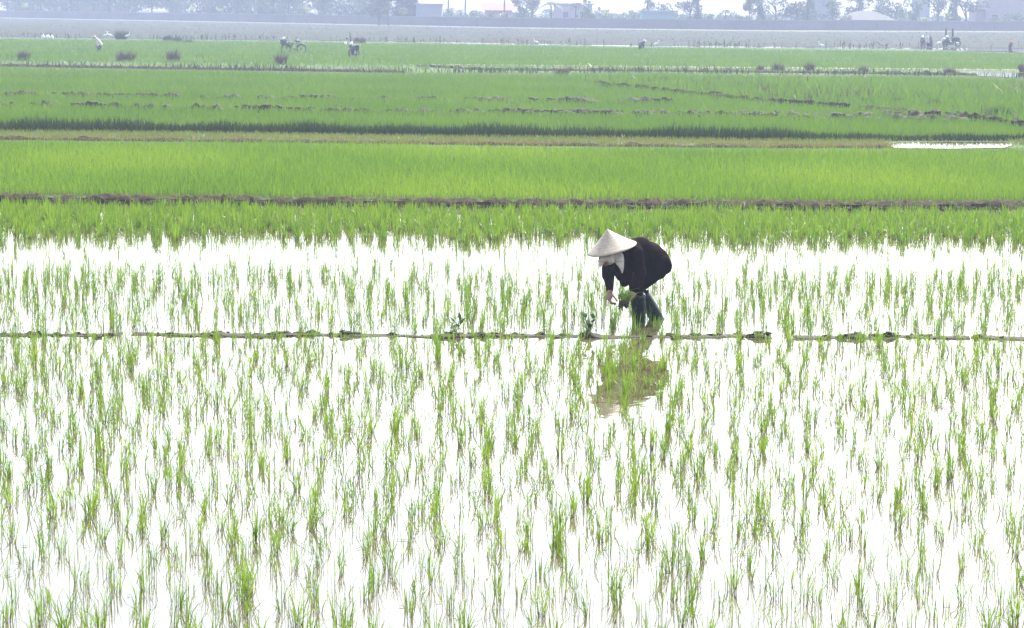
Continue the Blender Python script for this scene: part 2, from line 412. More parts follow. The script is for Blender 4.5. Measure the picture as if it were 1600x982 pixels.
# middle paddy: thin rows behind the low bank, thickening towards the far bank
pts = grid_points(24.3, 44, .225, .17, .03, .05)
pyish = 10 + F_PX * CAM_H / pts[:, 1]
lo, hi = L_bund1(pts[:, 0]) + .15, L_bund2(pts[:, 0]) - 1.25 + .25 * np.sin(pts[:, 0] * 2.3)
ok = (pts[:, 1] > lo) & (pts[:, 1] < hi)
edge = 34.0 + .35 * np.sin(pts[:, 0] * 1.3) + .25 * np.sin(pts[:, 0] * 3.1 + 1)
dens = np.where(pts[:, 1] > edge, np.clip(.5 + (pts[:, 1] - edge) * .22, 0, 1), np.where(pts[:, 1] > 30.2, .42 + .25 * patch(pts, 1.1, 3) + .3 * np.clip((pts[:, 1] - 32.4) / 1.6, 0, 1), .72 + .3 * patch(pts, .8, 2)))
keep = ok & (rng.uniform(0, 1, len(pts)) < dens)
pts = pts[keep]; dense = pts[:, 1] > edge[keep]
# nobody plants on top of the planter
pc = P(1005, 502)
away = ~((np.abs(pts[:, 0] - pc.x + .02) < .2) & (np.abs(pts[:, 1] - pc.y) < .35))
pts = pts[away]; dense = dense[away]
thin = (pts[:, 1] > 30.2) & ~dense
size = np.clip(rng.normal(1.0, .35, len(pts)), .3, 1.8) * np.where(thin, .5, 1) * np.where(dense, 1.1, 1)
A = clump_arrays(pts[~dense], 8.5, .19, .0052, .027, .24, size=size[~dense])
tag(link('rice_seedlings', blades_mesh('rice_seedlings', rows=4, **A), M['rice_mid']),
    'upright rice seedlings in shallow water behind the low mud bank, around the planter', 'rice seedlings', kind='stuff')
extra = pts[dense] + np.c_[rng.normal(0, .04, dense.sum()), rng.uniform(-.1, .1, dense.sum()), np.zeros(dense.sum())]
extra = extra[rng.uniform(0, 1, len(extra)) < np.clip((extra[:, 1] - 34.3) * .35, .1, .9)]
dp = np.concatenate([pts[dense], extra])
A = clump_arrays(dp, 10, .22, .0085, .04, .22)
tag(link('rice_seedlings', blades_mesh('rice_seedlings', rows=4, **A), M['rice_mid']),
    'thick band of bright green rice in water below the brown earth bank', 'rice seedlings', kind='stuff')

def carpet(name, label, near, far, N, h, wid, mat, k=1.0, z=.09, lean=.3, seed=1, hvar=.2, rows=3, cover=None, m=1.38, xlim=None, hfun=None):
    r = np.random.default_rng(seed); N = int(N * 1.15)
    xs = np.linspace(-60, 60, 200)
    sel = np.abs(xs) < half_w(np.maximum(far(xs), 5), m)
    y0 = near(xs[sel]).min(); y1 = far(xs[sel]).max()
    g_ = np.linspace(y0, y1, 400); pdf = half_w(g_, m) * g_ ** (-k); cdf = np.cumsum(pdf); cdf /= cdf[-1]
    Y = np.interp(r.uniform(0, 1, N), cdf, g_); X = r.uniform(-1, 1, N) * half_w(Y, m)
    if xlim: X = r.uniform(*xlim, N)
    ok = (Y > near(X)) & (Y < far(X))
    if cover is not None: ok &= r.uniform(0, 1, N) < cover(np.c_[X, Y])
    X, Y = X[ok], Y[ok]; n = len(X)
    hh = h * r.normal(1, hvar, n).clip(.4, 1.7) * (.84 + .3 * patch(np.c_[X * .5, Y * .35], .7, seed + 2))
    if hfun is not None: hh = hh * hfun(np.c_[X, Y])
    A = dict(pos=np.c_[X, Y, np.full(n, z)], h=hh, wid=wid * r.uniform(.7, 1.3, n) * (Y / Y.mean()) ** .6,
             ldir=r.uniform(0, 6.28, n), lean=np.abs(r.normal(0, lean, n)), droop=r.uniform(0, .2, n),
             face=r.normal(0, .8, n), tint=np.clip(r.uniform(0, 1, n) * .6 + .4 * patch(np.c_[X, Y], .5, seed), 0, 1))
    return tag(link(name, blades_mesh(name, rows=rows, **A), mat), label, name.replace('_', ' '), kind='stuff')

def shift(line, d): return lambda X: line(X) + d
carpet('rice_plants', 'even carpet of bright green rice between the two nearest earth banks', shift(L_bund2, .35), shift(L_f3far, -2.2), 135000, .19, .0105, M['rice_mid'], 1.2, .085, .3, 21)
carpet('bank_grass', 'dry orange grass along the top of the nearest brown earth bank', shift(L_bund2, .06), shift(L_bund2, .36), 7000, .05, .009, M['grass_orange'], 0, .11, .6, 22, cover=lambda p: .3 + .7 * patch(p, 2.5, 4))
carpet('bank_grass', 'green grass tufts hanging over the dark front of the nearest earth bank', shift(L_bund2, -.6), shift(L_bund2, -.02), 1500, .12, .009, M['rice_mid'], 0, .02, .6, 23, cover=lambda p: patch(p, 3, 6))
carpet('strip_grass', 'pale yellow-green grass strip in front of the shaded rice edge', shift(L_f3far, .5), shift(L_b3far, .1), 30000, .1, .013, M['grass_pale'], .5, .092, .5, 24,
       cover=lambda p: np.where((p[:, 0] > 8.9) & (p[:, 0] < 12.1), .04 + .3 * patch(p, 2.5, 1) ** 4, .9))
carpet('bank_grass', 'orange dry grass on the thin bank behind the bright rice field', shift(L_f3far, -.3), shift(L_f3far, .6), 14000, .08, .012, M['grass_orange'], 0, .12, .5, 25, cover=lambda p: np.where((p[:, 0] > 8.8) & (p[:, 0] < 12.2), .22 * patch(p, 3, 5) ** 3, .15 + .85 * patch(p, 1.2, 8)))
carpet('shaded_rice_edge', 'front edge of the middle rice field, its shade painted in dark green', shift(L_b3far, .0), shift(L_b3far, 1.1), 30000, .29, .02, M['grass_dark'], .3, .09, .25, 26, hfun=lambda p: (.7 + .5 * patch(p, 1.6, 3)) * (1 - .5 * np.clip((p[:, 0] - 5.5) / 4, 0, 1)))  # shade on the rice field's front side, put into the blade colour
carpet('rice_plants', 'wide field of green rice behind its shaded front edge', shift(L_b3far, .9), shift(L_f4far, -6.5), 260000, .24, .014, M['rice_far'], 1.6, .09, .35, 27, hvar=.25)
carpet('field_grass', 'rough grass on the strip beside the far dirt path', shift(L_f4far, .4), L_f5near, 16000, .22, .035, M['rice_far'], .5, .1, .5, 28, hvar=.4, cover=lambda p: np.where(p[:, 0] > px_x(1500, 117) - .5, .03, .3 + .7 * patch(p, .6, 2)))
carpet('rice_plants', 'far hazy green rice field beyond the dirt path', L_f5near, shift(L_f5far, -12), 150000, .22, .03, M['rice_far'], 1.5, .1, .4, 29)
L_rough_far = Line([(900, 126), (960, 127), (1060, 128), (1150, 130), (1300, 134), (1420, 138), (1600, 142)], .1)
carpet('rough_grass', 'uneven wild grass on the slope above the slanting bank', shift(L_diag, .3), L_rough_far, 42000, .34, .03, M['rice_far'], 1, .1, .5, 30, hvar=.5, hfun=lambda p: .5 + 1.0 * patch(p, .9, 5))
carpet('rough_grass', 'brownish dry grass in patches on the slope above the slanting bank', shift(L_diag, .8), L_rough_far, 30000, .36, .03, M['grass_dry'], 1, .12, .5, 36, hvar=.4, cover=lambda p: np.clip(patch(p, .35, 2) * 1.6 - .85, 0, 1))
carpet('bank_grass', 'dark grass tufts along the slanting mud bank', shift(L_diag, -.6), shift(L_diag, .8), 14000, .36, .03, M['grass_dark'], .5, .15, .5, 31, cover=lambda p: patch(p, 1.1, 7) ** 2)
carpet('bank_grass', 'dark grass on the far bank below the dirt path', shift(L_f4far, -1.1), shift(L_f4far, .5), 20000, .33, .045, M['grass_dark'], .5, .1, .5, 32, cover=lambda p: .15 + .85 * patch(p, .7, 9))
carpet('field_grass', 'sparse dry grass over the fallow field before the wall', shift(L_canal, 1), shift(L_wall, -10), 11000, .1, .12, M['fallow_grass'], 1.3, .11, .6, 33, hvar=.5, cover=lambda p: .15 + .85 * patch(p, .12, 3))
carpet('field_grass', 'dark weeds along the far edge of the canal', shift(L_canal, -1), shift(L_canal, 9), 5000, .35, .09, M['grass_dark'], .5, .11, .5, 34, hvar=.5, cover=lambda p: patch(p, .25, 1) ** 2)


# bits of leaf and straw lying on the water
n = 420; Yd = rng.uniform(12, 33, n) ; Xd = rng.uniform(-1, 1, n) * half_w(Yd, 1.15)
L_ = rng.uniform(.02, .07, n); a = rng.uniform(0, 6.28, n); W_ = rng.uniform(.003, .007, n)
C = np.c_[Xd, Yd, np.full(n, .005)]; D = np.c_[np.cos(a), np.sin(a), np.zeros(n)]; E = np.c_[-np.sin(a), np.cos(a), np.zeros(n)]
V = np.stack([C - D * L_[:, None], C - E * W_[:, None] + D * L_[:, None] * .2, C + D * L_[:, None], C + E * W_[:, None] + D * L_[:, None] * .2], 1)
V[:, 1, 2] += .004; V[:, 3, 2] += .003
me = quads_mesh('floating_leaves', V.reshape(-1, 3), np.arange(4 * n).reshape(-1, 4), {'tint': np.repeat(rng.uniform(0, 1, n), 4), 'tt': np.full(4 * n, .5)})
tag(link('floating_leaves', me, M['grass_pale']), 'bits of leaf and straw floating on the flooded paddy', 'floating leaves', kind='stuff')

# ------------------------------------------------------------------ air
bm = bmesh.new(); bmesh.ops.create_cube(bm, size=1.0)
for v in bm.verts: v.co = Vector((v.co.x * 900, 572 + v.co.y * 1190, 11 + v.co.z * 26))
q = NB('haze'); q.t.nodes.remove(q.b)
pv = q.n('ShaderNodeVolumePrincipled'); pv.inputs['Color'].default_value = (.265, .305, .415, 1)
pv.inputs['Density'].default_value = HAZE_DENSITY; pv.inputs['Anisotropy'].default_value = .25
q.l(pv.outputs[0], q.out.inputs['Volume'])
o = from_bm('haze', bm, q.m, smooth=False); o['kind'] = 'stuff'; o['label'] = 'pale blue haze lying over the far fields'

# ------------------------------------------------------------------ solid modelling helpers
def add_ball(bm, c, r, seg=12):
    rx, ry, rz = (r, r, r) if not hasattr(r, '__len__') else r
    m = Matrix.Translation(c) @ Matrix.Diagonal((rx, ry, rz, 1))
    bmesh.ops.create_uvsphere(bm, u_segments=seg, v_segments=max(6, seg * 2 // 3), radius=1, matrix=m)

def frame_of(d):
    d = d.normalized(); up = Vector((0, 0, 1)) if abs(d.z) < .9 else Vector((0, 1, 0))
    a = d.cross(up).normalized(); return a, d.cross(a).normalized()

def add_tube(bm, pts, rad, seg=8, cap=True):
    pts = [Vector(p) for p in pts]
    if not hasattr(rad, '__len__'): rad = [rad] * len(pts)
    rings = []; a = None
    for i, p in enumerate(pts):
        d = (pts[min(i + 1, len(pts) - 1)] - pts[max(i - 1, 0)])
        d.normalize()
        if a is None: a, b = frame_of(d)
        else:
            a = (a - d * a.dot(d)).normalized(); b = d.cross(a)
        rings.append([bm.verts.new(p + (a * math.cos(k / seg * 2 * math.pi) + b * math.sin(k / seg * 2 * math.pi)) * rad[i]) for k in range(seg)])
    for i in range(len(rings) - 1):
        for k in range(seg):
            bm.faces.new((rings[i][k], rings[i][(k + 1) % seg], rings[i + 1][(k + 1) % seg], rings[i + 1][k]))
    if cap:
        bm.faces.new(rings[0][::-1]); bm.faces.new(rings[-1])

def add_limb(bm, pts, rad, seg=12):
    add_tube(bm, pts, rad, seg)
    for p, r_ in zip(pts, rad): add_ball(bm, Vector(p), r_, seg)

def add_box(bm, c, size, rot=None):
    m = Matrix.Translation(c)
    if rot is not None: m = m @ rot.to_4x4()
    bmesh.ops.create_cube(bm, size=1, matrix=m @ Matrix.Diagonal((*size, 1)))

def add_ring(bm, c, axis, R_, r_, seg=24, sub=6):
    axis = Vector(axis).normalized(); a, b = frame_of(axis)
    vs_ = []
    for i in range(seg):
        t = i / seg * 2 * math.pi; e = a * math.cos(t) + b * math.sin(t)
        vs_.append([bm.verts.new(Vector(c) + e * (R_ + r_ * math.cos(k / sub * 2 * math.pi)) + axis * (r_ * math.sin(k / sub * 2 * math.pi))) for k in range(sub)])
    for i in range(seg):
        for k in range(sub):
            bm.faces.new((vs_[i][k], vs_[(i + 1) % seg][k], vs_[(i + 1) % seg][(k + 1) % sub], vs_[i][(k + 1) % sub]))

def fused(name, bm, voxel, mat, parent=None, smooth=4, fold=None):
    """overlapping closed pieces become one continuous skin"""
    o = from_bm(name, bm, None)
    md = o.modifiers.new('r', 'REMESH'); md.mode = 'VOXEL'; md.voxel_size = voxel; md.use_smooth_shade = True
    if smooth:
        m2 = o.modifiers.new('s', 'SMOOTH'); m2.factor = .5; m2.iterations = smooth
    dg = bpy.context.evaluated_depsgraph_get()
    me = bpy.data.meshes.new_from_object(o.evaluated_get(dg)); me.name = name
    old = o.data; bpy.data.objects.remove(o); bpy.data.meshes.remove(old)
    if fold:
        amp, sc_, st = fold
        n = len(me.vertices); co = np.empty(n * 3, np.float32); no = np.empty(n * 3, np.float32)
        me.vertices.foreach_get('co', co); me.vertices.foreach_get('normal', no)
        co = co.reshape(-1, 3); no = no.reshape(-1, 3)
        p = co * np.array(st)
        f = np.sin(p @ np.array([9, 4, 21]) * sc_ + 1.7 * np.sin(p @ np.array([5, 13, -6]) * sc_)) + .6 * np.sin(p @ np.array([-17, 11, 8]) * sc_ + 2)
        co = co + no * (amp * f)[:, None]; me.vertices.foreach_set('co', co.astype(np.float32).ravel()); me.update()
    me.polygons.foreach_set('use_smooth', [True] * len(me.polygons))
    return link(name, me, mat, parent)

def plain(name, col, rough=.6, spec=.4, metal=0.0, scale=14, var=.2, bump=.15):
    c = np.array(col)
    m = noisy(name, [(.3, tuple(c * (1 - var))), (.7, tuple(np.minimum(c * (1 + var), .95)))], scale, rough, bump, .004, spec=spec)
    m.node_tree.nodes['Principled BSDF'].inputs['Metallic'].default_value = metal
    return m
M['coat'] = plain('coat', (.006, .003, .0032), .95, .03, scale=30, var=.35, bump=.25)
M['trousers'] = plain('trousers', (.002, .002, .003), .95, .03)
M['skin'] = plain('skin', (.22, .115, .09), .55, .35, var=.12)
M['hair'] = plain('hair', (.012, .01, .01), .5)
M['boot'] = plain('boot', (.0012, .009, .0105), .26, .25, var=.25, bump=.05)
M['rice_bundle'] = blade_mat('rice_bundle', (.14, .26, .03), (.24, .34, .06), (.05, .08, .02), .3, .4)
M['scarf'] = plain('scarf', (.42, .37, .34), .95, .1, scale=30, var=.1)
M['root_mud'] = plain('root_mud', (.03, .028, .016), .8, .3, scale=60, var=.5, bump=.6)
M['white_cloth'] = plain('white_cloth', (0.4, 0.37, 0.34), .9)
M['dark_cloth'] = plain('dark_cloth', (.025, .03, .045), .9)
M['grey_cloth'] = plain('grey_cloth', (0.07, 0.07, 0.085), .9)
M['brown_cloth'] = plain('brown_cloth', (0.035, 0.024, 0.022), .9)
M['orange_cloth'] = plain('orange_cloth', (0.4, 0.11, 0.04), .9)
M['red_cloth'] = plain('red_cloth', (.5, .06, .04), .9)
M['tyre'] = plain('tyre', (.02, .02, .022), .8)
M['steel'] = plain('steel', (.14, .14, .15), .35, metal=.9)
M['dark_metal'] = plain('dark_metal', (.03, .032, .04), .4)
M['black_plastic'] = plain('black_plastic', (.018, .019, .024), .35)
M['red_paint'] = plain('red_paint', (.3, .03, .03), .3)
M['lamp_glass'] = plain('lamp_glass', (.75, .77, .8), .15, .6)
M['sack'] = plain('sack', (0.5, 0.5, 0.5), .7)
M['wood_dark'] = plain('wood_dark', (.045, .035, .03), .85)
M['concrete'] = plain('concrete', (0.16, 0.155, 0.155), .9, scale=2)

# straw of the hat: fine rings and ribs worked into the surface
q = NB('straw')
tc = q.n('ShaderNodeTexCoord'); wv = q.n('ShaderNodeTexWave', wave_type='RINGS', rings_direction='Z')
wv.inputs['Scale'].default_value = 26; wv.inputs['Distortion'].default_value = .6; wv.inputs['Detail'].default_value = 2
q.l(tc.outputs['Object'], wv.inputs[0])
no = q.noise(18, 4); mxx = q.n('ShaderNodeMath', operation='MULTIPLY_ADD'); q.l(wv.outputs['Fac'], mxx.inputs[0]); mxx.inputs[1].default_value = .35; q.l(no.outputs[0], mxx.inputs[2])
rr = q.ramp(mxx.outputs[0], [(.3, (.172, .14, .096)), (.6, (.25, .21, .152)), (.9, (.3, .258, .195))])
q.l(rr.outputs[0], q.b.inputs['Base Color']); q.b.inputs['Roughness'].default_value = .6
q.bump(wv.outputs['Fac'], .35, .004)
M['straw'] = q.m

# ------------------------------------------------------------------ the planter
PY = P(1005, 502).y
root = empty('person', P(1005, 502))
tag(root, 'person in a black coat and conical straw hat bending to plant rice in the water', 'person')
O = root.location.copy()
def K(px, py, y=0.0): return at(px, py, PY + y) - O

hipL, hipR = K(1035, 415, .05), K(1016, 413, .2)
kneeL, kneeR = K(996, 447, -.2), K(993, 443, .02)
ankL, ankR = K(998, 502, -.1), K(1030, 504, .17)
pelvis, belly, chest = K(1023, 407, .12), K(1001, 393, .0), K(980, 395, -.13)
neck, head = K(963, 397, -.24), K(952, 394, -.31)
shR, elR, wrR = K(955, 405, -.06), K(949.5, 432, -.14), K(953, 455, -.26)
shL, elL, wrL = K(992, 396, -.27), K(1001, 430, -.3), K(990, 455, -.38)

# body: one skin with head, arms, hands and legs
bm = bmesh.new()
add_limb(bm, [pelvis, belly, chest, neck], [.12, .115, .12, .05])
for h_, k_, a_ in ((hipL, kneeL, ankL), (hipR, kneeR, ankR)):
    add_limb(bm, [h_, k_, a_], [.08, .052, .034])
    add_limb(bm, [a_, a_ + Vector((-.05, -.06, -.12))], [.034, .028])
for s_, e_, w_ in ((shR, elR, wrR), (shL, elL, wrL)):
    add_limb(bm, [chest, s_, e_, w_], [.06, .05, .037, .025])
add_ball(bm, head, (.078, .09, .1), 16)
fdir = Vector((-.62, -.62, -.48)).normalized()
chin = head + fdir * .05 + Vector((-.01, -.01, -.07)); add_ball(bm, chin, .05)
add_ball(bm, head + fdir * .095 + Vector((0, 0, -.012)), (.016, .016, .022), 8)          # nose
sd = fdir.cross(Vector((0, 0, 1))).normalized()
for s_ in (-1, 1): add_ball(bm, head + sd * .08 * s_, (.02, .025, .034), 8)               # ears
add_ball(bm, head + fdir * .088 + Vector((0, 0, -.048)), (.024, .024, .009), 8)           # mouth
add_limb(bm, [neck, head], [.05, .05])
def hand(bm, w_, palm_end, spread, tips, thumb, r=.0105):
    """palm from the wrist, four bent fingers and a thumb from the palm's side"""
    add_limb(bm, [w_, w_.lerp(palm_end, .5), palm_end], [.028, .035, .031], 10)
    for k, tp in enumerate(tips):
        b = palm_end + spread * (k - 1.5) * .016
        mid = b.lerp(tp[0], 1.0)
        add_limb(bm, [w_.lerp(b, .75), b, mid, tp[1]], [r, r, r * .9, r * .75], 8)
    add_limb(bm, [w_.lerp(palm_end, .35), thumb[0], thumb[1]], [.013, .0115, .009], 8)
pR = K(952, 466, -.3)
tipsR = [(K(954 + k * .6, 474.5 - k * .3, -.32 - .016 * k), K(962.5 - abs(k - 1) * 1.1, 476 - k * .9, -.335 - .016 * k)) for k in range(4)]
hand(bm, wrR, pR, Vector((.1, -1, 0)).normalized(), tipsR, (K(959.5, 464, -.34), K(964.5, 471, -.37)))
pL = K(986.5, 464, -.42)
tipsL = [(K(983 - k * .8, 472 + k * .4, -.43 - .014 * k), K(975.5 + k * .8, 477.2 - abs(k - 1) * .7, -.44 - .014 * k)) for k in range(4)]
hand(bm, wrL, pL, Vector((.2, -1, 0)).normalized(), tipsL, (K(980.5, 461, -.44), K(975.5, 465.5, -.47)))
fused('body', bm, .0062, M['skin'], root, 2)

# hair under the hat
bm = bmesh.new(); add_ball(bm, head - fdir * .03 + Vector((0, 0, .028)), (.09, .1, .098), 16)
add_limb(bm, [head - fdir * .08, neck - fdir * .05 + Vector((.02, .02, .02))], [.055, .035])
fused('hair', bm, .012, M['hair'], root, 2)

# trousers
bm = bmesh.new()
add_limb(bm, [pelvis + Vector((0, 0, -.03)), hipL, kneeL, kneeL.lerp(ankL, .3)], [.125, .108, .083, .066])
add_limb(bm, [pelvis + Vector((0, 0, -.03)), hipR, kneeR, kneeR.lerp(ankR, .3)], [.125, .108, .08, .062])
fused('trousers', bm, .011, M['trousers'], root, 3, (.004, 1.6, (1, 1, .5)))

# coat: body, sleeves and the tail that hangs behind
bm = bmesh.new()
add_limb(bm, [K(1024, 410, .12), K(1014, 399, .07), belly + Vector((0, 0, -.005)), chest, K(969, 397, -.18)], [.145, .153, .15, .142, .1], 18)
add_limb(bm, [K(1024, 412, .12), K(1030, 425, .14)], [.14, .085], 16)
add_limb(bm, [K(1022, 420, .05), K(1029, 430, .06)], [.1, .045], 14)
add_limb(bm, [chest, K(979, 424, -.17), K(978, 440, -.14)], [.12, .085, .06], 14)
add_limb(bm, [neck, K(968, 394, -.2)], [.068, .09])
add_limb(bm, [chest, K(966, 412, -.12), K(972, 428, -.14)], [.12, .1, .07], 14)
add_limb(bm, [chest, shR, elR, elR.lerp(wrR, .86)], [.1, .079, .066, .046], 14)
add_limb(bm, [chest, shL, elL, elL.lerp(wrL, .86)], [.1, .082, .07, .048], 14)
fused('coat', bm, .0085, M['coat'], root, 3, (.009, 1.35, (1, 1, .5)))

# rubber boots
def boot(k_, a_, toe, turn):
    bm = bmesh.new()
    top = k_.lerp(a_, .27)
    d = (a_ - top)
    add_limb(bm, [top + d * .06, top + d * .4, top + d * .8, a_], [.081, .079, .074, .07], 16)
    add_limb(bm, [a_ + Vector((0, 0, -.02)), a_ + toe * .5 + Vector((0, 0, -.09)), a_ + toe + Vector((0, 0, -.12))], [.056, .05, .042], 14)
    ax, _ = frame_of(d)
    add_ring(bm, top, d, .082, .009, 24, 6)
    o = fused('boot', bm, .007, M['boot'], root, 2, (.0025, 1.0, (1, 1, 1.6)))
    return o
boot(kneeL, ankL, Vector((-.09, -.13, 0)), 0)
boot(kneeR, ankR, Vector((-.1, -.09, 0)), 0)

# conical hat
apex, base = K(948.5, 357.5, -.3), K(956, 388.5, -.32)
ax = (apex - base); ax.normalize(); ax = (ax + Vector((0, -.2, 0))).normalized()
apex = base + ax * ((apex - base).length * 1.0)
bm = bmesh.new(); e1, e2 = frame_of(ax); seg = 64; prof = []
HR, HH = .262, (apex - base).length
for i in range(27):
    t = i / 26; r_ = HR * t ** 1.0; z_ = HH * (1 - t) - .010 * math.sin(math.pi * t)
    prof.append((max(r_, .002), z_ + (.0022 if i % 2 else 0)))
for i in range(26, -1, -1):
    t = i / 26; prof.append((max(HR * t - .006, .001), HH * (1 - t) - .012 - .010 * math.sin(math.pi * t)))
rings = []
for r_, z_ in prof:
    rings.append([bm.verts.new(Vector((r_ * math.cos(k / seg * 2 * math.pi), r_ * math.sin(k / seg * 2 * math.pi), z_))) for k in range(seg)])
for i in range(len(rings) - 1):
    for k in range(seg): bm.faces.new((rings[i][k], rings[i][(k + 1) % seg], rings[i + 1][(k + 1) % seg], rings[i + 1][k]))
bm.faces.new(rings[0]); bm.faces.new(rings[-1][::-1])
hat = from_bm('conical_hat', bm, M['straw'], root)
hat.location = base; hat.rotation_euler = ax.to_track_quat('Z', 'Y').to_euler()
bm = bmesh.new(); add_ring(bm, (0, 0, -.004), (0, 0, 1), HR - .003, .0055, 64, 6)
from_bm('rim', bm, M['straw'], hat)

# scarf round the face with its two ends hanging
bm = bmesh.new()
add_ball(bm, head + fdir * .02 + Vector((0, 0, -.05)), (.098, .105, .075), 18)
for pts_, w0 in (([K(966, 401, -.38), K(968, 410, -.4), K(971, 419, -.41), K(972.3, 427, -.41)], [.052, .045, .026, .008]),
                 ([K(943, 402, -.42), K(940, 409, -.43), K(937, 416, -.42)], [.05, .04, .018]),
                 ([K(950, 403, -.44), K(956, 408, -.44)], [.042, .03])):
    for a_, b_, ra, rb in zip(pts_, pts_[1:], w0, w0[1:]):
        m0 = len(bm.verts); add_limb(bm, [a_, b_], [ra, rb], 12); bm.verts.ensure_lookup_table()
        c_ = (a_ + b_) / 2
        for v in list(bm.verts)[m0:]: v.co.y = c_.y + (v.co.y - c_.y) * .45
fused('scarf', bm, .007, M['scarf'], root, 2, (.004, 2.2, (1.4, 1, .3)))

# the seedlings in the hands
c = at(977, 470, PY - .44)
bun = empty('seedling_bundle', c)
tag(bun, 'bunch of green rice seedlings with dark roots held in the hands of the planter', 'seedlings')
bm = bmesh.new()
for k in range(14):
    d = Vector((rng.normal(-.025, .02), rng.normal(.0, .025), rng.normal(-.03, .018)))
    add_ball(bm, d, float(rng.uniform(.014, .026)), 8)
for k in range(26):
    d = Vector((rng.normal(-.35, .5), rng.normal(-.5, .4), rng.normal(-.6, .4))).normalized()
    add_limb(bm, [d * .04 + Vector((-.03, 0, -.02)), d * rng.uniform(.07, .1) + Vector((-.03, 0, -.02))], [.008, .003], 6)
fused('roots', bm, .005, M['root_mud'], bun, 1)
n = 240; a = rng.uniform(0, 6.28, n)
A = dict(pos=np.c_[rng.normal(0, .024, n), rng.normal(0, .03, n), rng.normal(.0, .016, n)], h=rng.uniform(.05, .12, n), wid=rng.uniform(.006, .011, n),
         ldir=np.where(rng.uniform(0, 1, n) < .55, rng.normal(0, .8, n), a), lean=np.abs(rng.normal(.8, .5, n)), droop=rng.uniform(0, .6, n), face=rng.normal(0, .9, n), tint=rng.uniform(0, 1, n))
link('leaves', blades_mesh('leaves', rows=4, **A), M['rice_bundle'], bun)

# ------------------------------------------------------------------ weeds on the low bank
def leaf_mesh(items):
    """broad pointed leaves: (origin, direction, length, width, droop)"""
    V, Fq, ti, tt = [], [], [], []
    for o_, d, L_, w_, dr in items:
        d = Vector(d).normalized(); s_ = d.cross(Vector((0, 0, 1)))
        s_ = s_.normalized() if s_.length > .05 else Vector((1, 0, 0))
        b = len(V); tn = rng.uniform(0, 1); up = s_.cross(d).normalized()
        T = [0, .15, .4, .65, .85, 1]; Wd = [.1, .6, 1, .85, .45, .03]
        for t, k in zip(T, Wd):
            c_ = Vector(o_) + d * L_ * t + Vector((0, 0, -dr * L_ * t * t))
            for sg in (-1, 0, 1):
                V.append(c_ + s_ * (w_ * .5 * k * sg) + up * (abs(sg) * w_ * .12 * k)); ti.append(tn); tt.append(t)
        for i in range(5):
            for j in range(2): Fq.append((b + i * 3 + j, b + i * 3 + j + 1, b + i * 3 + j + 4, b + i * 3 + j + 3))
    return quads_mesh('leaves', [tuple(v) for v in V], Fq, {'tint': ti, 'tt': tt})

def weed(px, py, h, label, seed, k=9):
    r = np.random.default_rng(seed); o = empty('leafy_weed', P(px, py)); tag(o, label, 'weed')
    bm = bmesh.new(); items = []
    for s_ in range(3):
        top = Vector((r.normal(0, .05), r.normal(0, .04), h * r.uniform(.55, .85)))
        b = Vector((r.normal(0, .015), r.normal(0, .015), 0)); pts_ = [b, b.lerp(top, .5) + Vector((r.normal(0, .01), 0, 0)), top]
        add_tube(bm, pts_, [.006, .005, .003], 6)
        for i in range(k // 2):
            t = .35 + .65 * i / (k // 2 - 1); c_ = b.lerp(top, t); a_ = r.uniform(0, 6.28)
            items.append((c_, (math.cos(a_), math.sin(a_), r.uniform(.5, 1.6)), h * r.uniform(.32, .48), h * r.uniform(.11, .17), r.uniform(0, .3)))
    from_bm('stem', bm, M['stalk'], o); link('leaves', leaf_mesh(items), M['leaf_dark'], o)
weed(707, 524, .25, 'small leafy weed on the mud bank, the one farther from the planter', 3)
weed(921, 525, .26, 'dark leafy weed on the mud bank just in front of the planter', 5)

def tussock(px, py, wpx, hpx, label, mat='grass_dry', n=260, name='grass_tussock', cat='grass tussock', group=None, seed=0, z=.1):
    r = np.random.default_rng(seed + int(px)); c_ = P(px, py, z); s_ = F_PX / c_.y
    W_, H_ = wpx / s_, hpx / s_ * (1.3 if z else 1)
    a = r.uniform(0, 6.28, n); rad = np.sqrt(r.uniform(0, 1, n))
    pos = np.c_[rad * np.cos(a) * W_ * .36, rad * np.sin(a) * W_ * .3, np.zeros(n) - .03]
    h = H_ * r.uniform(.6, 1.12, n) * (1.08 - .45 * rad ** 2)
    A = dict(pos=pos, h=h, wid=np.full(n, max(.011, 1.0 / s_ * .8)) * r.uniform(.6, 1.2, n), ldir=a + r.normal(0, .4, n), lean=np.abs(r.normal(.12, .16, n)) + .3 * rad,
             droop=r.uniform(0, .25, n), face=r.normal(0, .9, n), tint=r.uniform(0, 1, n))
    o = link(name, blades_mesh(name, rows=3, **A), M[mat]); o.location = c_
    return tag(o, label, cat, group)
tussock(805, 525, 26, 14, 'low tuft of thin grass between the two leafy weeds on the mud bank', 'grass_dark', 40, z=0)
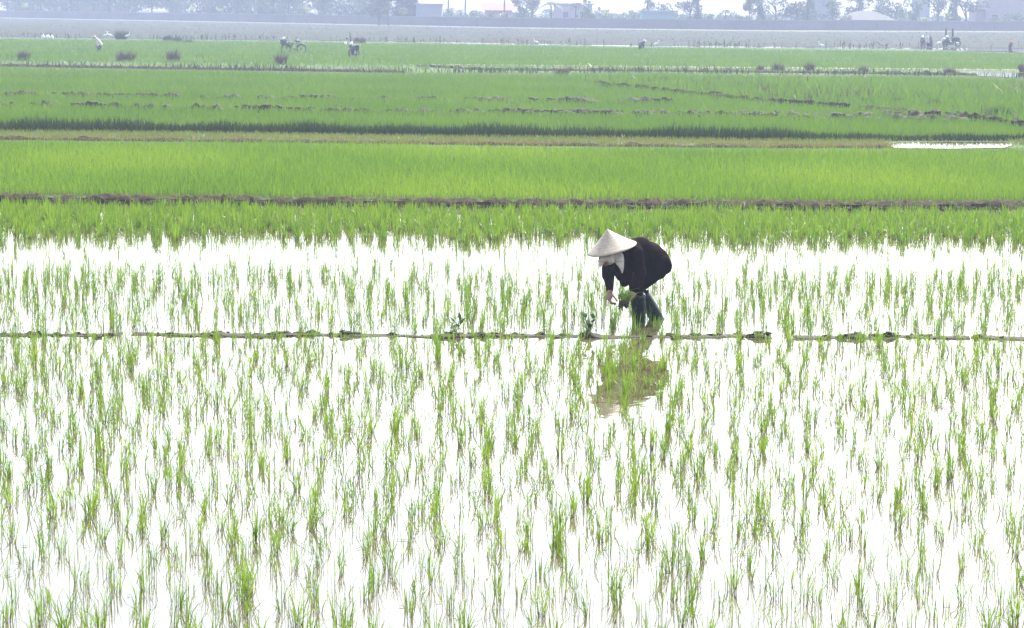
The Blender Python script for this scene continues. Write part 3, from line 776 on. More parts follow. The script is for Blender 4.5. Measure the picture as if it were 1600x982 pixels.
for px, py, w_, h_, lb in [
        (37, 95, 24, 15, 'purple-brown dry grass tussock at the far left of the grassy bank'),
        (196, 96.5, 38, 17, 'widest purple-brown dry grass tussock on the far bank, left of two neighbours'),
        (271, 97, 24, 18, 'purple-brown dry grass tussock left of the bicycle, narrow and tall'),
        (439, 101, 22, 17, 'brown dry grass tussock in front of the bicycle'),
        (878, 120, 22, 14, 'grey-brown grass tussock near the middle of the far field'),
        (1037, 130, 22, 10, 'faint pinkish dry grass tussock below the pale dirt path'),
        (1196, 147, 12, 11, 'small purple-brown tussock on the rough slope above the slanting bank'),
        (1188, 112, 14, 9, 'dark low tussock, left of a close pair beside the dirt path'),
        (1216, 112, 24, 12, 'dark broad tussock, right of a close pair beside the dirt path'),
        (1265, 113, 16, 15, 'tall dark tussock between the pair and the white pool'),
        (1350, 114, 16, 10, 'low dark tussock farther along the dirt path near the white pool'),
        (1484, 117, 16, 11, 'dark tussock at the near end of the white pool'),
        (1598, 113, 14, 13, 'dark tussock behind the white pool at the right edge')]:
    tussock(px, py, w_, h_, lb)
for px, py, w_, h_, lb in [
        (1352, 163, 22, 10, 'small dark green bush on the rough slope, farthest from the right edge'),
        (1403, 163, 20, 10, 'small low green bush in the middle of the rough slope'),
        (1459, 168, 22, 13, 'round dark green bush on the rough slope above the slanting bank'),
        (1492, 173, 18, 9, 'small dark bush close to the largest bush on the slope'),
        (1560, 186, 56, 19, 'largest dark green bush on the slope by the right edge'),
        (948, 140, 26, 9, 'dark green low bush at the far end of the slanting bank'),
        (1105, 147, 24, 9, 'green low bush on the slope above the middle of the slanting bank'),
        (1210, 154, 16, 7, 'tiny green bush beside the small purple-brown tussock')]:
    tussock(px, py, w_, h_, lb, 'grass_dark', 420, 'low_bush', 'bush')

c_ = P(893, 318, .09)
bm = bmesh.new(); add_tube(bm, [(0, 0, 0), (.01, 0, .2), (.05, 0, .34)], [.004, .004, .003], 6)
for z_ in (.12, .2, .27): add_tube(bm, [(.012, 0, z_), (-.03 + z_ * .1, 0, z_ + .07)], [.003, .002], 5)
o = from_bm('dry_stalk', bm, M['stalk']); o.location = c_; tag(o, 'lone thin tall stalk standing above the bright rice by the earth bank', 'plant stalk')

# ------------------------------------------------------------------ people far off
def far_person(label, anchor, J, shirt, legs, hatmat, hat_r, z=.1, hat='flat', boots=None):
    """J: joints by picture position: head, neck, hip, knees, feet, hands"""
    A0 = P(*anchor, z); o = empty('person', A0); tag(o, label, 'person')
    def k(p): return at(p[0], p[1], A0.y + (p[2] if len(p) > 2 else 0)) - A0
    hd, nk, hp = k(J['head']), k(J['neck']), k(J['hip'])
    bm = bmesh.new()
    add_limb(bm, [hp, hp.lerp(nk, .5), nk, hd], [.12, .11, .08, .05]); add_ball(bm, hd, (.085, .095, .11))
    fd = Vector((hd.x - nk.x, -.05, -.1)).normalized(); add_ball(bm, hd + fd * .1, .022)
    for kn, ft in J['legs']:
        kn, ft = k(kn), k(ft); add_limb(bm, [hp, kn, ft], [.08, .055, .04]); add_limb(bm, [ft, ft + Vector((-.1 if hd.x < hp.x else .1, -.06, -.02))], [.04, .032])
    for el, hn in J['arms']:
        el, hn = k(el), k(hn); add_limb(bm, [nk.lerp(hp, .12), el, hn], [.05, .036, .026])
        d = (hn - el).normalized(); sd_ = d.cross(Vector((0, 1, 0))).normalized()
        add_limb(bm, [hn, hn + d * .07], [.026, .03])
        for f_ in range(4): add_limb(bm, [hn + d * .07 + sd_ * (f_ - 1.5) * .018, hn + d * (.15 - .012 * abs(f_ - 1)) + sd_ * (f_ - 1.5) * .022 + Vector((0, -.02, 0))], [.009, .007], 6)
        add_limb(bm, [hn + d * .02, hn + d * .07 + sd_ * .05], [.011, .009], 6)
    fused('body', bm, .012, M['skin'], o, 1)
    bm = bmesh.new()
    add_limb(bm, [hp, hp.lerp(nk, .5), nk.lerp(hp, .08)], [.155, .165, .12])
    for el, hn in J['arms']: add_limb(bm, [nk.lerp(hp, .12), k(el), k(el).lerp(k(hn), .8)], [.075, .058, .045])
    fused('shirt', bm, .016, M[shirt], o, 2, (.008, .7, (1, 1, .6)))
    bm = bmesh.new()
    for kn, ft in J['legs']: add_limb(bm, [hp, k(kn), k(kn).lerp(k(ft), .85)], [.14, .09, .066])
    fused('trousers', bm, .018, M[legs], o, 2)
    bm = bmesh.new()
    if hat == 'cone':
        ax_ = (fd * .2 + Vector((0, 0, 1))).normalized(); n_ = 24; b_ = hd + Vector((0, 0, .04)); a_, c__ = frame_of(ax_)
        tp, ti_ = bm.verts.new(b_ + ax_ * hat_r * .75), bm.verts.new(b_ + ax_ * (hat_r * .75 - .02))
        r1 = [bm.verts.new(b_ + (a_ * math.cos(i / n_ * 6.2832) + c__ * math.sin(i / n_ * 6.2832)) * hat_r) for i in range(n_)]
        for i in range(n_): bm.faces.new((tp, r1[i], r1[(i + 1) % n_])); bm.faces.new((ti_, r1[(i + 1) % n_], r1[i]))
        from_bm('conical_hat', bm, M[hatmat], o)
    else:
        add_ball(bm, hd + Vector((0, 0, .05)), (hat_r * .55, hat_r * .55, .1)); add_ball(bm, hd + Vector((0, 0, .03)) + fd * .03, (hat_r, hat_r, .03), 16)
        fused('hat', bm, .012, M[hatmat], o, 1)
    if boots:
        for kn, ft in J['legs']:
            bm = bmesh.new(); a_ = k(kn).lerp(k(ft), .5); add_limb(bm, [a_, k(ft), k(ft) + Vector((-.1, -.06, -.02))], [.07, .06, .05]); fused('boot', bm, .016, M[boots], o, 1)
    return o

far_person('person in a white shirt and dark trousers stooping in the far left rice field', (154, 82),
    dict(head=(147.5, 58.5), neck=(150, 61), hip=(157, 70), legs=[((154.2, 75, -.1), (153, 81.6, -.1)), ((155.5, 75.5, .15), (157, 80.6, .15))],
         arms=[((151.5, 68, -.15), (153.5, 72, -.2)), ((150.5, 67, .15), (151, 72, .1))]), 'white_cloth', 'dark_cloth', 'straw', .16, boots='boot')
far_person('lone person in dark clothes and a white hat stooping by the canal, far middle', (1003, 79),
    dict(head=(1006.8, 64.8), neck=(1005, 67), hip=(1001, 70.5), legs=[((1001.8, 74, -.1), (1003.5, 78.8, -.1)), ((999.5, 74, .1), (998.8, 78.6, .1))],
         arms=[((1006, 71, -.15), (1006, 74.5, -.2)), ((1005, 71, .15), (1005, 75, .1))]), 'brown_cloth', 'dark_cloth', 'white_cloth', .17)
far_person('person in an orange jacket and white hat beside the two dark posts', (1475, 73.5),
    dict(head=(1475.5, 61.5), neck=(1476, 63.6), hip=(1477, 67.5), legs=[((1474.6, 68.5, -.2), (1474.6, 73, -.1)), ((1478.5, 69, -.1), (1478.2, 73, .1))],
         arms=[((1473.6, 66.5, -.15), (1472.6, 68.5, -.3)), ((1479.2, 66.5, .1), (1480.5, 68, -.1))]), 'orange_cloth', 'dark_cloth', 'white_cloth', .26)
far_person('standing person in a white shirt in the group left of the dark posts', (1449, 73.5),
    dict(head=(1449.3, 59), neck=(1449.5, 61.3), hip=(1450, 66), legs=[((1449.4, 69.5, -.05), (1449.2, 73.3, 0)), ((1451, 69.5, .05), (1451.2, 73.3, .1))],
         arms=[((1447.9, 64, -.1), (1447, 66.3, -.2)), ((1451.4, 64, .1), (1452.2, 66, 0))]), 'white_cloth', 'dark_cloth', 'white_cloth', .16)
far_person('standing person in dark clothes, right end of the group left of the posts', (1454.5, 73.5),
    dict(head=(1454, 59.2), neck=(1454.2, 61.5), hip=(1454.6, 66.2), legs=[((1454, 69.6, -.05), (1453.8, 73.3, 0)), ((1455.6, 69.6, .05), (1456, 73.3, .1))],
         arms=[((1452.8, 64, -.1), (1452.4, 66.5, -.1)), ((1456, 64, .1), (1456.6, 66.5, 0))]), 'dark_cloth', 'dark_cloth', 'dark_cloth', .14)
far_person('person in grey with a red cap standing far away near the right edge', (1580, 75.5),
    dict(head=(1580.6, 66), neck=(1580, 68), hip=(1578.6, 71), legs=[((1578.6, 73, -.1), (1579.4, 75.3, -.1)), ((1577.4, 73, .1), (1577, 75.3, .1))],
         arms=[((1580.5, 71, -.1), (1581, 73, -.2)), ((1579.6, 71, .1), (1579.6, 73, .1))]), 'grey_cloth', 'dark_cloth', 'red_cloth', .17)

# ------------------------------------------------------------------ bicycle and motorbikes
def wheel_parts(o, x, r_, tr, spokes=18):
    bm = bmesh.new(); add_ring(bm, (x, 0, r_), (0, 1, 0), r_ - tr, tr, 32, 8)
    wh = from_bm('wheel', bm, M['tyre'], o)
    bm = bmesh.new(); add_ring(bm, (x, 0, r_), (0, 1, 0), r_ - tr * 2.2, tr * .5, 32, 6)
    add_tube(bm, [(x, -.05, r_), (x, .05, r_)], .025, 10)
    for i in range(spokes):
        a_ = i / spokes * 2 * math.pi; add_tube(bm, [(x, .02 * (-1) ** i, r_), (x + math.cos(a_) * (r_ - tr * 2), 0, r_ + math.sin(a_) * (r_ - tr * 2))], .002, 4)
    from_bm('rim', bm, M['steel'], wh); return wh

def bicycle(loc, rz, label):
    o = empty('bicycle', loc, rz); tag(o, label, 'bicycle')
    r_ = .33
    wheel_parts(o, -.53, r_, .026); wheel_parts(o, .53, r_, .026)
    bb, st, hd_, hb = (-.08, 0, .28), (-.22, 0, .72), (.34, 0, .75), (.37, 0, .62)
    bm = bmesh.new()
    for a_, b_ in ((bb, st), (bb, hb), (st, hd_), (bb, (-.53, 0, r_)), ((-.53, 0, r_), (-.2, 0, .66)), (hd_, hb)): add_tube(bm, [a_, b_], .021, 8)
    add_tube(bm, [hb, (.53, .05, r_)], .014, 6); add_tube(bm, [hb, (.53, -.05, r_)], .014, 6)
    from_bm('frame', bm, M['dark_metal'], o)
    bm = bmesh.new(); add_tube(bm, [hd_, (.32, 0, .98)], .013); add_tube(bm, [(.2, -.28, .95), (.31, -.2, 1.0), (.34, 0, .98), (.31, .2, 1.0), (.2, .28, .95)], .012)
    from_bm('handlebar', bm, M['steel'], o)
    bm = bmesh.new(); add_limb(bm, [(-.36, 0, .86), (-.22, 0, .87), (-.06, 0, .86)], [.08, .06, .025]); add_tube(bm, [st, (-.24, 0, .86)], .013)
    from_bm('saddle', bm, M['black_plastic'], o)
    bm = bmesh.new()
    for s_ in (-.06, .06): add_tube(bm, [(-.8, s_, .7), (-.26, s_, .7)], .008); add_tube(bm, [(-.74, s_, .7), (-.53, s_ * .8, r_)], .007)
    for x in (-.78, -.66, -.54, -.42): add_tube(bm, [(x, -.06, .7), (x, .06, .7)], .006)
    from_bm('rack', bm, M['dark_metal'], o)
    bm = bmesh.new(); add_ring(bm, (-.08, -.05, .28), (0, 1, 0), .09, .008, 20, 6)
    for s_ in (-1, 1): add_tube(bm, [(-.08, .06 * s_, .28), (-.08 + .1 * s_, .07 * s_, .28 - .14 * s_)], .01); add_box(bm, Vector((-.08 + .1 * s_, .12 * s_, .28 - .14 * s_)), (.08, .09, .025))
    from_bm('pedals', bm, M['steel'], o)
    for x in (-.53, .53):
        bm = bmesh.new(); pts_ = [(x + .355 * math.cos(a_), 0, r_ + .355 * math.sin(a_)) for a_ in np.linspace(.35, 2.7, 14)]
        add_tube(bm, pts_, .022, 6); from_bm('mudguard', bm, M['black_plastic'], o)
    return o
bk = P(459, 85.5, .1)
bicycle(bk, R(205), 'old dark bicycle parked on the far grassy bank with a basket load')
bm = bmesh.new()
for i in range(6):
    z_ = i * .055; s_ = .15 + .012 * i
    pts_ = [(s_ * 1.25 * math.cos(a_), s_ * math.sin(a_), z_) for a_ in np.linspace(0, 2 * math.pi, 17)]
    add_tube(bm, pts_, .012, 6, False)
for a_ in np.linspace(0, 2 * math.pi, 15)[:-1]: add_tube(bm, [(.19 * math.cos(a_), .15 * math.sin(a_), 0), (.262 * math.cos(a_), .21 * math.sin(a_), .29)], .008, 5)
add_box(bm, Vector((0, 0, .01)), (.3, .24, .02))
o = from_bm('basket', bm, M['wood_dark']); o.location = at(451.5, 74, bk.y) + Vector((0, -.05, 0)); tag(o, 'dark basket sitting over the front wheel of the bicycle', 'basket')
bm = bmesh.new(); add_limb(bm, [(-.02, 0, .1), (.05, .02, .28)], [.2, .17]); add_ball(bm, Vector((-.06, -.02, .14)), .19); add_limb(bm, [(.05, .02, .3), (.09, .02, .42)], [.08, .05])
o = fused('cloth_bundle', bm, .02, M['grey_cloth'], None, 2, (.012, .6, (1, 1, 1))); o.location = at(443, 69.5, bk.y); tag(o, 'grey cloth bundle hung in front of the bicycle basket', 'bundle')
bm = bmesh.new(); n_ = 24; tp = bm.verts.new((0, 0, .17)); ti_ = bm.verts.new((0, 0, .15)); r1 = [bm.verts.new((.24 * math.cos(i / n_ * 6.2832), .24 * math.sin(i / n_ * 6.2832), 0)) for i in range(n_)]
for i in range(n_): bm.faces.new((tp, r1[i], r1[(i + 1) % n_])); bm.faces.new((ti_, r1[(i + 1) % n_], r1[i]))
o = from_bm('conical_hat', bm, M['sack']); o.location = at(443.5, 62.5, bk.y) + Vector((0, 0, .02)); o.rotation_euler = (.2, .15, 0); tag(o, 'pale conical hat laid on top of the grey bundle at the bicycle', 'hat')

def motorbike(loc, rz, label, group=None, body='black_plastic'):
    o = empty('motorbike', loc, rz); tag(o, label, 'motorbike', group)
    wheel_parts(o, -.6, .29, .045, 12); wheel_parts(o, .62, .29, .042, 12)
    bm = bmesh.new()
    add_limb(bm, [(-.15, 0, .42), (.2, 0, .36), (.38, 0, .66)], [.1, .11, .08]); add_limb(bm, [(-.75, 0, .66), (-.4, 0, .62), (-.1, 0, .55)], [.07, .12, .12]); add_limb(bm, [(.42, -.12, .42), (.42, -.1, .75)], [.06, .07]); add_limb(bm, [(.42, .12, .42), (.42, .1, .75)], [.06, .07])
    fused('body', bm, .02, M[body], o, 2)
    bm = bmesh.new(); add_limb(bm, [(-.72, 0, .78), (-.35, 0, .76), (.02, 0, .73)], [.075, .1, .08]); fused('seat', bm, .02, M['tyre'], o, 2)
    bm = bmesh.new()
    for s_ in (-.08, .08): add_tube(bm, [(.62, s_, .29), (.47, s_, .82)], .028, 8)
    from_bm('fork', bm, M['dark_metal'], o)
    bm = bmesh.new(); add_tube(bm, [(.3, -.34, .98), (.42, -.2, 1.0), (.45, 0, .94), (.42, .2, 1.0), (.3, .34, .98)], .016); from_bm('handlebar', bm, M['dark_metal'], o)
    bm = bmesh.new(); add_limb(bm, [(.44, 0, .9), (.52, 0, .9)], [.1, .085], 14); from_bm('headlight', bm, M['lamp_glass'], o)
    for s_ in (-1, 1):
        bm = bmesh.new(); add_tube(bm, [(.36, .24 * s_, 1.0), (.38, .3 * s_, 1.16)], .007); add_ball(bm, Vector((.38, .31 * s_, 1.2)), (.02, .06, .045)); from_bm('mirror', bm, M['dark_metal'], o)
    bm = bmesh.new(); add_limb(bm, [(.44, 0, .6), (.62, 0, .63), (.86, 0, .48)], [.05, .06, .05]); fused('mudguard', bm, .02, M[body], o, 1)
    bm = bmesh.new(); add_limb(bm, [(-.1, -.16, .25), (-.5, -.17, .3), (-.85, -.18, .36)], [.03, .045, .05]); from_bm('exhaust', bm, M['steel'], o)
    bm = bmesh.new(); add_tube(bm, [(-.9, -.14, .8), (-.5, -.13, .8)], .01); add_tube(bm, [(-.9, .14, .8), (-.5, .13, .8)], .01); add_tube(bm, [(-.9, -.14, .8), (-.9, .14, .8)], .01); from_bm('rack', bm, M['steel'], o)
    bm = bmesh.new(); add_box(bm, Vector((.1, 0, .3)), (.34, .2, .22)); bmesh.ops.bevel(bm, geom=bm.edges[:], offset=.03, segments=2, affect='EDGES'); from_bm('engine', bm, M['steel'], o)
    return o
mb = motorbike(P(553, 91.5, .1), R(254), 'dark motorbike parked facing us in the far field near the bicycle')
b0 = P(553, 91.5, .1)
bm = bmesh.new(); add_tube(bm, [(0, 0, 0), (-.02, 0, .6), (-.06, 0, 1.1)], [.034, .03, .024], 6)
o = from_bm('pole', bm, M['wood_dark']); o.location = at(548, 78, b0.y + .1); tag(o, 'thin dark pole sticking up from the lone motorbike', 'pole')
bm = bmesh.new(); add_ball(bm, Vector((0, 0, 0)), (.105, .12, .105), 14); add_limb(bm, [(.02, -.08, -.03), (.02, -.12, -.05)], [.07, .05]); o = fused('helmet', bm, .015, M['sack'], None, 1); o.location = at(540, 68.5, b0.y - .25); tag(o, 'white helmet hanging on the handlebar of the lone motorbike', 'helmet')
bm = bmesh.new(); add_limb(bm, [(0, 0, 0), (.05, 0, .16)], [.12, .1]); o = fused('bag', bm, .02, M['brown_cloth'], None, 1, (.01, .8, (1, 1, 1))); o.location = at(557.5, 77, b0.y + .2); tag(o, 'dark brown bag resting on the seat of the lone motorbike', 'bag')
for px, py, rz, lb in ((1487, 73.8, 200, 'dark motorbike standing right of the two dark posts'), (1442.5, 73.8, 250, 'dark motorbike at the left end of the group of people by the posts')):
    c2 = copy_tree(mb); c2.location = P(px, py, .1); c2.rotation_euler = (0, 0, R(rz)); c2['label'] = lb

# posts, sacks, egrets
for px, lb in ((1477.8, 'dark wooden post behind the orange jacket, left one of two'), (1488, 'dark wooden post above the motorbike, right one of two')):
    c_ = P(px, 70.5, .1); s_ = F_PX / c_.y
    bm = bmesh.new(); add_tube(bm, [(0, 0, -.1), (.01, 0, 13 / s_), (.0, 0, 25.5 / s_)], [.11, .1, .095], 10); add_ball(bm, Vector((0, 0, 25.3 / s_)), (.1, .1, .03))
    o = from_bm('wooden_post', bm, M['wood_dark']); o.location = c_; tag(o, lb, 'post', 'two dark posts by the canal')
c_ = P(74, 62.5, .1)
for dx, dy, sz, lb in ((-.38, 0, (.2, .18, .24), 'white sack at the left of three on the far left field edge'), (.02, .1, (.24, .2, .22), 'white sack in the middle of three on the far left field edge'), (.4, -.05, (.18, .17, .21), 'white sack at the right of three on the far left field edge')):
    bm = bmesh.new(); add_limb(bm, [(0, 0, .05), (.01, 0, sz[2])], [sz[0], sz[1]]); add_limb(bm, [(.01, 0, sz[2] + .1), (.03, 0, sz[2] + .24)], [.07, .05])
    o = fused('sack', bm, .025, M['sack'], None, 2, (.012, .6, (1, 1, 1))); o.location = c_ + Vector((dx, dy, 0)); tag(o, lb, 'sack', 'white sacks')

def egret(px, py, lb, s=1.0, face=1):
    o = empty('egret', P(px, py, .1)); tag(o, lb, 'egret', 'egrets along the canal')
    bm = bmesh.new(); f = face * s
    add_limb(bm, [(-.2 * f, 0, .3 * s), (-.05 * f, 0, .34 * s), (.1 * f, 0, .38 * s)], [.035 * s, .09 * s, .07 * s])
    add_limb(bm, [(.1 * f, 0, .4 * s), (.2 * f, 0, .5 * s), (.15 * f, 0, .58 * s), (.22 * f, 0, .63 * s)], [.045 * s, .028 * s, .022 * s, .032 * s])
    add_limb(bm, [(.24 * f, 0, .63 * s), (.35 * f, 0, .61 * s)], [.014 * s, .006 * s], 6)
    for y in (-.03, .03): add_limb(bm, [(-.02 * f, y * s, .3 * s), (-.04 * f, y * s, .15 * s), (-.01 * f, y * s, 0)], [.016 * s, .011 * s, .009 * s], 6)
    fused('body', bm, .012, M['sack'], o, 1)
egret(165, 62, 'white egret at the canal just right of the stooping white-shirted person', 1.1)
egret(171, 62.5, 'white egret, second from the stooping white-shirted person', 1.2, -1)
egret(199, 63, 'white egret standing right of the small dark mound by the canal', 1.1)
egret(838, 73, 'white egret by the canal, left of the lone stooping person', 1.0, -1)
egret(1025, 76, 'white egret at the canal just right of the lone stooping person', 1.0)
egret(1283, 79, 'white egret at the canal between the lone person and the group', 1.1, -1)
egret(1467, 75.5, 'white egret on the canal edge beside the orange-jacketed person', 1.2)

# small dark mound with brushwood by the canal, and far weeds
tussock(190, 62, 26, 14, 'dark brushwood heap by the canal between white egrets', 'grass_dark', 300, 'brushwood_heap', 'brushwood')
tussock(562, 68, 24, 9, 'reddish-brown brushwood heap on the canal edge behind the motorbike', 'grass_dry', 300, 'brushwood_heap', 'brushwood')
for px, py, w_, h_, lb in ((262, 66, 16, 9, 'left one of three dim bushes right of the egrets'), (277, 67, 18, 9, 'middle one of three dim bushes right of the egrets'), (294, 69, 18, 7, 'right one of three dim bushes right of the egrets')):
    tussock(px, py, w_, h_, lb, 'grass_dark', 260, 'low_bush', 'bush')

# ------------------------------------------------------------------ boundary wall
WH = 1.38
def wall_pt(px): return P(px, float(np.interp(px, [-900, 0, 400, 800, 1200, 1600, 2500], [11, 27.5, 35, 43, 47.5, 49, 51.5])), .1)
q = NB('wall_brick'); tc = q.n('ShaderNodeTexCoord'); mp = q.n('ShaderNodeMapping'); mp.inputs['Rotation'].default_value = (math.pi / 2, 0, 0)
br = q.n('ShaderNodeTexBrick'); br.inputs['Scale'].default_value = 2.2; br.inputs['Color1'].default_value = (.1, .085, .1, 1); br.inputs['Color2'].default_value = (.13, .11, .125, 1); br.inputs['Mortar'].default_value = (.13, .125, .13, 1)
q.l(tc.outputs['Object'], mp.inputs[0]); q.l(mp.outputs[0], br.inputs['Vector'])
no = q.noise(.09, 4); r2 = q.ramp(no.outputs[0], [(.35, (.7, .7, .75)), (.65, (1.15, 1.1, 1.1))]); mm = q.n('ShaderNodeMix', data_type='RGBA', blend_type='MULTIPLY'); mm.inputs['Factor'].default_value = 1
q.l(br.outputs['Color'], mm.inputs['A']); q.l(r2.outputs[0], mm.inputs['B']); q.l(mm.outputs['Result'], q.b.inputs['Base Color']); q.b.inputs['Roughness'].default_value = .9
M['wall_brick'] = q.m
wp = [wall_pt(x) for x in (-260, 0, 400, 800, 1200, 1600, 1900)]
bm = bmesh.new(); bc = bmesh.new()
wr = empty('boundary_wall', wp[3]); tag(wr, 'long low grey-purple brick wall along the far end of the fields', 'wall')
for a_, b_ in zip(wp, wp[1:]):
    d = (b_ - a_); L_ = d.length; rot = Matrix.Rotation(math.atan2(d.y, d.x), 3, 'Z'); c_ = (a_ + b_) / 2 - wp[3]
    add_box(bm, c_ + Vector((0, 0, WH / 2 - .1)), (L_ + .1, .24, WH + .2), rot)
    add_box(bc, c_ + Vector((0, 0, WH + .05)), (L_ + .12, .36, .1), rot)
    for k in range(int(L_ / 4)):
        p_ = a_.lerp(b_, (k + .5) * 4 / L_) - wp[3]; add_box(bm, p_ + Vector((0, -.14, WH / 2 - .1)), (.36, .12, WH + .18), rot)
from_bm('brickwork', bm, M['wall_brick'], wr, False); from_bm('coping', bc, M['concrete'], wr, False)

# ------------------------------------------------------------------ trees
def leaf_cloud(name, clumps, n, size, mat, seed):
    r = np.random.default_rng(seed); V = []; ti = []
    tot = sum(c[1] ** 2 for c in clumps)
    allc, allr, alld = [], [], []
    for c, rad, sq in clumps:
        k = max(20, int(n * rad ** 2 / tot)); d = r.normal(0, 1, (k, 3)); d /= np.linalg.norm(d, axis=1)[:, None]
        rr = rad * r.uniform(.35, 1.08, k) ** .6
        allc.append(np.array(c) + d * rr[:, None] * np.array([1, 1, sq])); alld.append(d); ti.append(np.clip(r.uniform(0, 1) * .5 + r.uniform(0, .5, k), 0, 1))
    C = np.concatenate(allc); D = np.concatenate(alld); T = np.concatenate(ti); k = len(C)
    a = r.normal(0, 1, (k, 3)); a /= np.linalg.norm(a, axis=1)[:, None]; b = np.cross(a, D + r.normal(0, .6, (k, 3))); b /= np.linalg.norm(b, axis=1)[:, None] + 1e-6
    s_ = size * r.uniform(.6, 1.3, k)[:, None]
    V = np.stack([C - a * s_, C - b * s_ * .5, C + a * s_, C + b * s_ * .5], 1).reshape(-1, 3)
    me = quads_mesh(name, V, np.arange(4 * k).reshape(-1, 4), {'tint': np.repeat(T, 4), 'tt': np.tile([.6, .8, 1, .8], k)})
    me.materials.append(mat); return me

def trunk_mesh(h, r0, limbs, seed):
    r = np.random.default_rng(seed); bm = bmesh.new()
    top = Vector((r.normal(0, .15), r.normal(0, .15), h)); add_tube(bm, [(0, 0, -.2), Vector((r.normal(0, .1), 0, h * .5)), top], [r0, r0 * .75, r0 * .4], 8)
    for L_ in limbs:
        b = Vector((0, 0, h)).lerp(Vector((0, 0, h * .55)), r.uniform(0, 1)); add_tube(bm, [b, b.lerp(Vector(L_), .5) + Vector((0, 0, .2)), Vector(L_)], [r0 * .45, r0 * .3, r0 * .12], 6)
    me = bpy.data.meshes.new('trunk'); bmesh.ops.recalc_face_normals(bm, faces=bm.faces); bm.to_mesh(me); bm.free(); me.materials.append(M['bark']); return me

def proto(kind, seed):
    r = np.random.default_rng(seed)
    if kind == 'broad':
        H = 7.5; cl = [((r.normal(0, 1.6), r.normal(0, 1.2), r.uniform(3.0, 7.6)), r.uniform(.8, 1.5), .8) for _ in range(13)]
        return trunk_mesh(4.2, .2, [c[0] for c in cl[:7]], seed), leaf_cloud('crown', cl, 1700, .2, M['tree_leaf'], seed)
    if kind == 'column':
        cl = [((r.normal(0, .5), r.normal(0, .5), z), r.uniform(.7, 1.05) * (1.15 - z / 16), 1.1) for z in np.linspace(1.4, 10.5, 15)]
        return trunk_mesh(9.0, .18, [c[0] for c in cl[2:9]], seed), leaf_cloud('crown', cl, 2200, .17, M['tree_leaf'], seed)
    if kind == 'dense':
        cl = [((r.normal(0, .55), r.normal(0, .5), z), r.uniform(.8, 1.05), 1.1) for z in np.linspace(.9, 9.5, 20)]
        return trunk_mesh(8.0, .2, [c[0] for c in cl[2:9]], seed), leaf_cloud('crown', cl, 5200, .2, M['tree_dark'], seed)
    if kind == 'feather':
        cl = [((r.normal(0, 1.0), r.normal(0, .8), r.uniform(1.5, 6.5)), r.uniform(.35, .75), .9) for _ in range(22)]
        return trunk_mesh(4.6, .1, [c[0] for c in cl[:12]], seed), leaf_cloud('crown', cl, 2400, .16, M['tree_leaf_pale'], seed)
    if kind == 'shrub':
        cl = [((r.normal(0, .9), r.normal(0, .7), r.uniform(.5, 2.6)), r.uniform(.5, .85), .85) for _ in range(9)]
        return trunk_mesh(1.5, .07, [c[0] for c in cl[:6]], seed), leaf_cloud('crown', cl, 800, .17, M['tree_leaf_pale'], seed)
    if kind == 'banana':
        bm = bmesh.new(); items = []
        for s_ in range(2):
            bx, by = r.normal(0, .35), r.normal(0, .3); hh = r.uniform(1.7, 2.5)
            add_tube(bm, [(bx, by, -.1), (bx + .05, by, hh * .6), (bx + .08, by, hh)], [.14, .11, .07], 8)
            for i in range(7):
                a_ = i / 7 * 6.28 + r.uniform(-.3, .3); items.append(((bx + .08, by, hh - .1), (math.cos(a_), math.sin(a_), r.uniform(.7, 2.4)), r.uniform(1.5, 2.2), r.uniform(.4, .55), r.uniform(.15, .6)))
        me = bpy.data.meshes.new('trunk'); bm.to_mesh(me); bm.free(); me.materials.append(M['stalk'])
        lm = leaf_mesh(items); lm.materials.append(M['banana_leaf']); return me, lm
    if kind == 'palm':
        bm = bmesh.new(); h = 3.6; add_tube(bm, [(0, 0, -.2), (.1, 0, h * .5), (.2, 0, h)], [.14, .11, .1], 8); items = []
        for i in range(15):
            a_ = i / 15 * 6.28 + r.uniform(-.2, .2); e = r.uniform(.0, 1.4); L_ = r.uniform(1.5, 2.1); d = Vector((math.cos(a_), math.sin(a_), e)).normalized(); s_ = Vector((-math.sin(a_), math.cos(a_), 0))
            dr = r.uniform(.35, .7)
            for t in np.linspace(.12, 1, 11):
                o_ = Vector((.2, 0, h)) + d * L_ * t + Vector((0, 0, -dr * L_ * t * t))
                for sg in (-1, 1): items.append((o_, s_ * sg + d * .9 + Vector((0, 0, -.5 * t)), .6 * (1.15 - .6 * t), .09, .4))
        me = bpy.data.meshes.new('trunk'); bm.to_mesh(me); bm.free(); me.materials.append(M['bark'])
        lm = leaf_mesh(items); lm.materials.append(M['tree_leaf']); return me, lm

KIND = {'broad': ('broadleaf_tree', 'tree', 4), 'column': ('columnar_tree', 'tree', 3), 'dense': ('dense_tree', 'tree', 2), 'feather': ('feathery_tree', 'tree', 3), 'shrub': ('shrub', 'shrub', 3), 'banana': ('banana_plant', 'banana plant', 4), 'palm': ('palm_tree', 'palm tree', 3)}
PROT = {k: [proto(k, 100 + 17 * i + len(k) * 7) for i in range(v[2])] for k, v in KIND.items()}
tcount = {}
def tree(kind, px, back, s, label, front=False, group=None):
    nm, cat, nv = KIND[kind]; i = tcount.get(kind, 0); tcount[kind] = i + 1
    tm, cm = PROT[kind][i % nv]
    b = wall_pt(px); Y = b.y + back; X = b.x * Y / b.y
    o = empty(nm, (X, Y, .0 if not front else .1), rng.uniform(0, 6.28)); o.scale = (s, s, s); tag(o, label, cat, group)
    link('trunk', tm, None, o); link('crown', cm, None, o); return o

